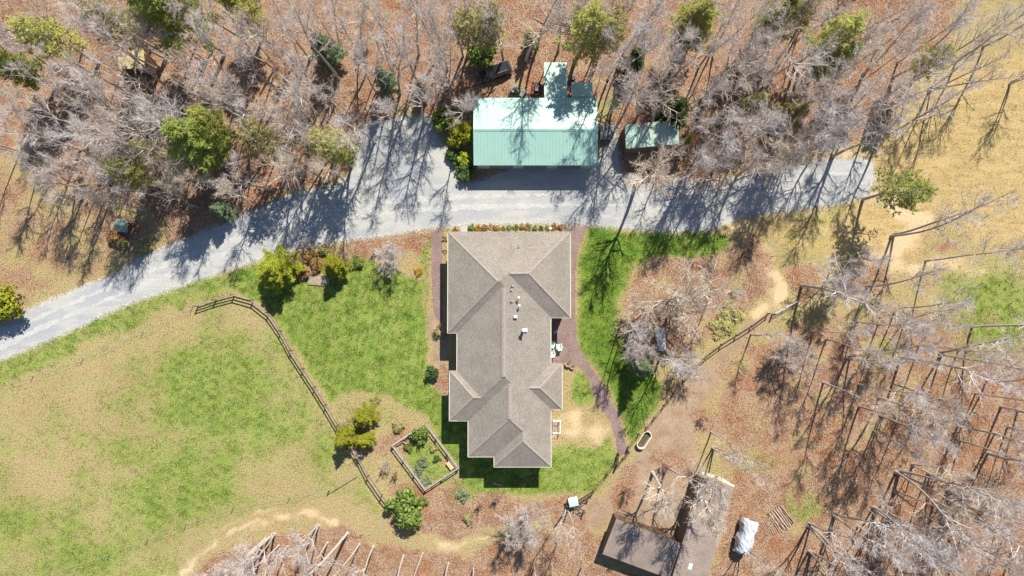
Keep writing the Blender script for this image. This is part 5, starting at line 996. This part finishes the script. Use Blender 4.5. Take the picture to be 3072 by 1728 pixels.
for i in range(18):                                 # open slope right of the rail fence
    for _ in range(80):
        bx, by = trng.uniform(2380, 3060), trng.uniform(880, 1340)
        if in_poly(np.array([bx]), np.array([by]), [(2420, 970), (2700, 900), (2950, 960), (3060, 1100), (3040, 1330), (2700, 1350), (2470, 1300)])[0] and min(math.hypot(bx - q[1], by - q[2]) for q in TREES) > 42: break
    else: continue
    plant_bare(trng.choice(['slim0', 'slim1', 'slim2', 'tall0', 'fork0']), bx, by, trng.uniform(14, 20), None, M_twigt if trng.random() < .4 else None, M_palebark if trng.random() < .5 else None, (trng.uniform(-.05, .05), trng.uniform(-.05, .05)), group='bare trees of the open slope')
# fill the gaps in the canopy
have = [(vx * 1.1925, vy * 1.1925) for vx, vy in CR] + [(1900, 400), (1950, 400), (2000, 400), (1600, 100), (1760, 100), (1480, 200), (1450, 240), (1540, 260), (1500, 150), (1530, 200), (1440, 150), (1420, 220), (398, 185), (430, 200), (572, 414), (360, 500), (145, 100), (955, 130), (1000, 440)]; WOODC = [(-20, -20), (3000, -20), (2930, 120), (2760, 260), (2650, 400), (2330, 470), (2130, 510), (2080, 440), (2060, 330), (1850, 330), (1800, 130), (1560, 60), (1400, 130), (1390, 280), (1080, 330), (1000, 500), (700, 600), (480, 620), (200, 520), (-20, 420)]
for i in range(34):
    for _ in range(60):
        cx, cy = trng.uniform(0, 2980), trng.uniform(-10, 620)
        if in_poly(np.array([cx]), np.array([cy]), WOODC)[0] and min(math.hypot(cx - q[0], cy - q[1]) for q in have) > (52 if cy < 130 else 62): break
    else: continue
    have.append((cx, cy)); h = trng.uniform(14, 21); b = to_base(cx, cy, h * .72)
    plant_bare(trng.choice(['slim0', 'slim1', 'slim2', 'tall2', 'tall4', 'fork0']), b[0], b[1], h, None, M_twigt if trng.random() < .3 else None, M_palebark if trng.random() < .25 else None, (trng.uniform(-.05, .05), trng.uniform(-.05, .05)), group='bare trees of the wood')
LM = [(2577, 1220, 'the slim tree with the long shadow'), (2822, 1061, 'the forked slope tree'), (2545, 1073, 'the three-stemmed slope tree'), (2690, 1268, 'the slim tree amid orange leaves'), (2321, 1563, 'the log stack'), (2693, 1415, 'the big many-stemmed tree'), (2802, 1503, 'the lower corner tree'), (2963, 1360, 'the lowest edge tree'), (2623, 1524, 'the low many-stemmed tree'), (1475, 215, 'the black car'), (1666, 240, 'the long lean-to'), (1955, 405, 'the half hidden shed'), (396, 178, 'the straw roofed shed'), (380, 675, 'the dog house'), (1080, 400, 'the gravel turnaround'), (572, 420, 'the dense green pine'), (955, 130, 'the bushy grey-green cedar'), (675, 161, 'the tall leaning pine'), (2385, 325, 'the dark olive cedar'), (2530, 150, 'the tall yellow-green pine'), (2040, 310, 'the dark green cedar'), (2800, 200, 'the golden field corner'), (2100, 60, 'the right-hand top pine'), (100, 440, 'the fallen dark log'), (140, 100, 'the corner pine'), (1910, 170, 'the small dark green cedar'), (2280, 560, 'the driveway middle'), (830, 600, 'the driveway bend')]
ORD = fl_ + ['sixteenth', 'seventeenth', 'eighteenth', 'nineteenth', 'twentieth']
def landmark_labels(items, what):
    by = {}
    for it in items:
        d, j = min((math.hypot(it[1] - l[0], it[2] - l[1]), j) for j, l in enumerate(LM)); by.setdefault(j, []).append((d, it))
    for j, li in by.items():
        for k, (d, it) in enumerate(sorted(li, key=lambda q: q[0])): it[0]['label'] = '%s %s, %s in distance from %s' % ('tall' if it[3] > 18 else 'short' if it[3] < 6 else 'mid-sized', what, ORD[k], LM[j][2])
landmark_labels([t for t in TREES if not t[0].get('label')], 'bare grey woodland tree')
n_named = len(TREES)
for i in range(46):                                 # saplings and brush under the wood
    for _ in range(40):
        x, y = trng.uniform(20, 2700), trng.uniform(20, 640)
        if in_poly(np.array([x]), np.array([y]), [(0, 0), (2750, 0), (2600, 400), (2330, 470), (2130, 530), (1900, 510), (1860, 360), (1810, 280), (1800, 200), (1400, 150), (1300, 330), (1100, 340), (1040, 500), (860, 570), (640, 660), (520, 700), (300, 560), (0, 420)])[0]: break
    plant_bare(trng.choice(['brush0', 'brush1']), x, y, trng.uniform(3, 5.5), None, M_redtwig if trng.random() < .3 else M_twigt, group='bare saplings under the wood', name='bare_sapling')
landmark_labels([t for t in TREES[n_named:]], 'bare twiggy sapling')
for x, y, h, l in ((1880, 1470, 2.6, 'russet twiggy bush full of dead leaves in the barn yard'), (1990, 1392, 2.2, 'russet twiggy bush at the barn yard trees'), (1160, 1390, 2.4, 'tangle of bare brush at the garden side'), (1190, 1420, 1.8, 'small reddish brush heap below the garden gate side'), (1080, 1355, 2.0, 'dark twiggy bush behind the board fence'), (930, 740, 2.2, 'pale twiggy bush at the driveway edge'), (1125, 755, 1.6, 'dark round twiggy bush near the small bare tree'), (1490, 1490, 1.8, 'reddish twiggy bush on the soil below the house'), (1440, 1510, 1.6, 'thin reddish brush right of the round bush'), (1040, 1265, 1.6, 'dark twiggy bush at the fence beside the round bed'), (1415, 300, 2.6, 'pale brush at the garage gable'), (2105, 1255, 2.0, 'russet brush heap beside the yard fence')):
    plant_bare(trng.choice(['brush0', 'brush1']), x, y, h, l, M_redtwig if 'red' in l or 'russet' in l else M_twigt, name='twiggy_bush')['category'] = 'bush'

# -- leaf litter and grass blades over the ground (nobody could count them)
def scatter(name, weight, n_, seed, mat, lo, hi, label, cat, blade):
    rg = np.random.RandomState(seed); wgt = weight.copy(); wgt[(GX < -75) | (GX > 75) | (GY < -40) | (GY > 47)] = 0; wgt = wgt.ravel(); wgt = wgt / wgt.sum()
    k = rg.choice(wgt.size, n_, p=wgt); x = GX.ravel()[k] + rg.uniform(-.13, .13, n_); y = GY.ravel()[k] + rg.uniform(-.13, .13, n_); L = rg.uniform(lo, hi, n_); a = rg.uniform(0, 6.283, n_); ca, sa = np.cos(a), np.sin(a)
    if blade:
        dx, dy = rg.normal(0, .5, n_) * L, rg.normal(0, .5, n_) * L; w = L * .22
        v = np.stack([np.stack([x - ca * w, y - sa * w, np.zeros(n_)], 1), np.stack([x + ca * w, y + sa * w, np.zeros(n_)], 1), np.stack([x + dx, y + dy, L], 1)], 1).reshape(-1, 3); f = np.arange(n_ * 3).reshape(-1, 3)
    else:
        t1, t2 = rg.uniform(-.5, .5, n_) * L, rg.uniform(-.5, .5, n_) * L; z = rg.uniform(.02, .05, n_) + np.abs(t1) + np.abs(t2) * .6; w = L * .62
        v = np.stack([np.stack([x - ca * L, y - sa * L, z - t1], 1), np.stack([x + sa * w, y - ca * w, z + t2 * .6], 1), np.stack([x + ca * L, y + sa * L, z + t1], 1), np.stack([x - sa * w, y + ca * w, z - t2 * .6], 1)], 1).reshape(-1, 3); f = np.arange(n_ * 4).reshape(-1, 4)
    return tag(link(name, fast_mesh(name, v, f, mat)), label, cat, None, 'stuff')
clump = np.clip(.5 + .45 * waves(X0, Y0, 26, 21) + .3 * waves(X0, Y0, 60, 22), .03, 1.6) ** .8
dmask = 1 - .985 * np.clip(region(X0, Y0, DRIVE, 7) + region(X0, Y0, PATH_E, 2) + region(X0, Y0, PATH_W, 2), 0, 1)
M_litter = island_mat('leaf_litter', [(.2, (.085, .038, .022)), (.42, (.24, .13, .076)), (.6, (.37, .225, .14)), (.8, (.54, .385, .275))], .1, .8, 0, 0, .3)
M_blade = island_mat('grass_blades', [(.2, (.075, .12, .014)), (.45, (.16, .22, .035)), (.62, (.265, .31, .08)), (.8, (.44, .44, .19))], .25, .8, 0, 0, .3)
M_dryb = island_mat('dry_grass_blades', [(.2, (.16, .11, .05)), (.45, (.32, .24, .13)), (.62, (.45, .36, .20)), (.8, (.64, .54, .35))], .2, .8, 0, 0, .3)
scatter('leaf_litter', np.clip(leaf - .25, 0, 1) ** 1.2 * (1 - g * .9) * (1 - sand) * dmask, 150000, 1, M_litter, .045, .10, 'brown fallen leaves strewn over the woodland floor', 'leaf litter', False)
scatter('grass', np.clip(g - .2, 0, 1) * dmask * clump, 120000, 2, M_blade, .08, .20, 'short green grass of the lawn and pasture', 'grass', True)
scatter('dry_grass', np.clip(1.1 - g - leaf - sand - dirt, 0, 1) * dmask * clump + .05 * g, 80000, 3, M_dryb, .08, .20, 'dry tan grass blades over field and pasture', 'dry grass', True)

dd = pl_dist(X0, Y0, DRIVE, True)
def stones(n_, seed):
    rg = np.random.RandomState(seed); w = np.exp(-(dd / 7.0) ** 2); w[(GX < -75) | (GX > 75) | (GY < -40) | (GY > 47)] = 0; w = w.ravel() / w.sum(); k = rg.choice(w.size, n_, p=w)
    x = GX.ravel()[k] + rg.uniform(-.14, .14, n_); y = GY.ravel()[k] + rg.uniform(-.14, .14, n_); r_ = rg.uniform(.025, .075, n_); a = rg.uniform(0, 6.28, n_)
    ring = [np.stack([x + r_ * np.cos(a + q * 1.571) * rg.uniform(.7, 1.2, n_), y + r_ * np.sin(a + q * 1.571), np.full(n_, .0)], 1) for q in range(4)] + [np.stack([x, y, r_ * .8 + .012], 1)]
    v = np.stack(ring, 1).reshape(-1, 3); b = np.arange(n_)[:, None] * 5; f = np.concatenate([np.concatenate([b + q, b + (q + 1) % 4, b + 4], 1) for q in range(4)])
    return tag(link('gravel', fast_mesh('gravel', v, f, island_mat('loose_gravel', [(.2, (.22, .215, .205)), (.5, (.40, .395, .38)), (.8, (.60, .595, .57))], 0, .9, 0, 0))), 'loose grey stones along the driveway edges', 'gravel', None, 'stuff')
stones(26000, 7)
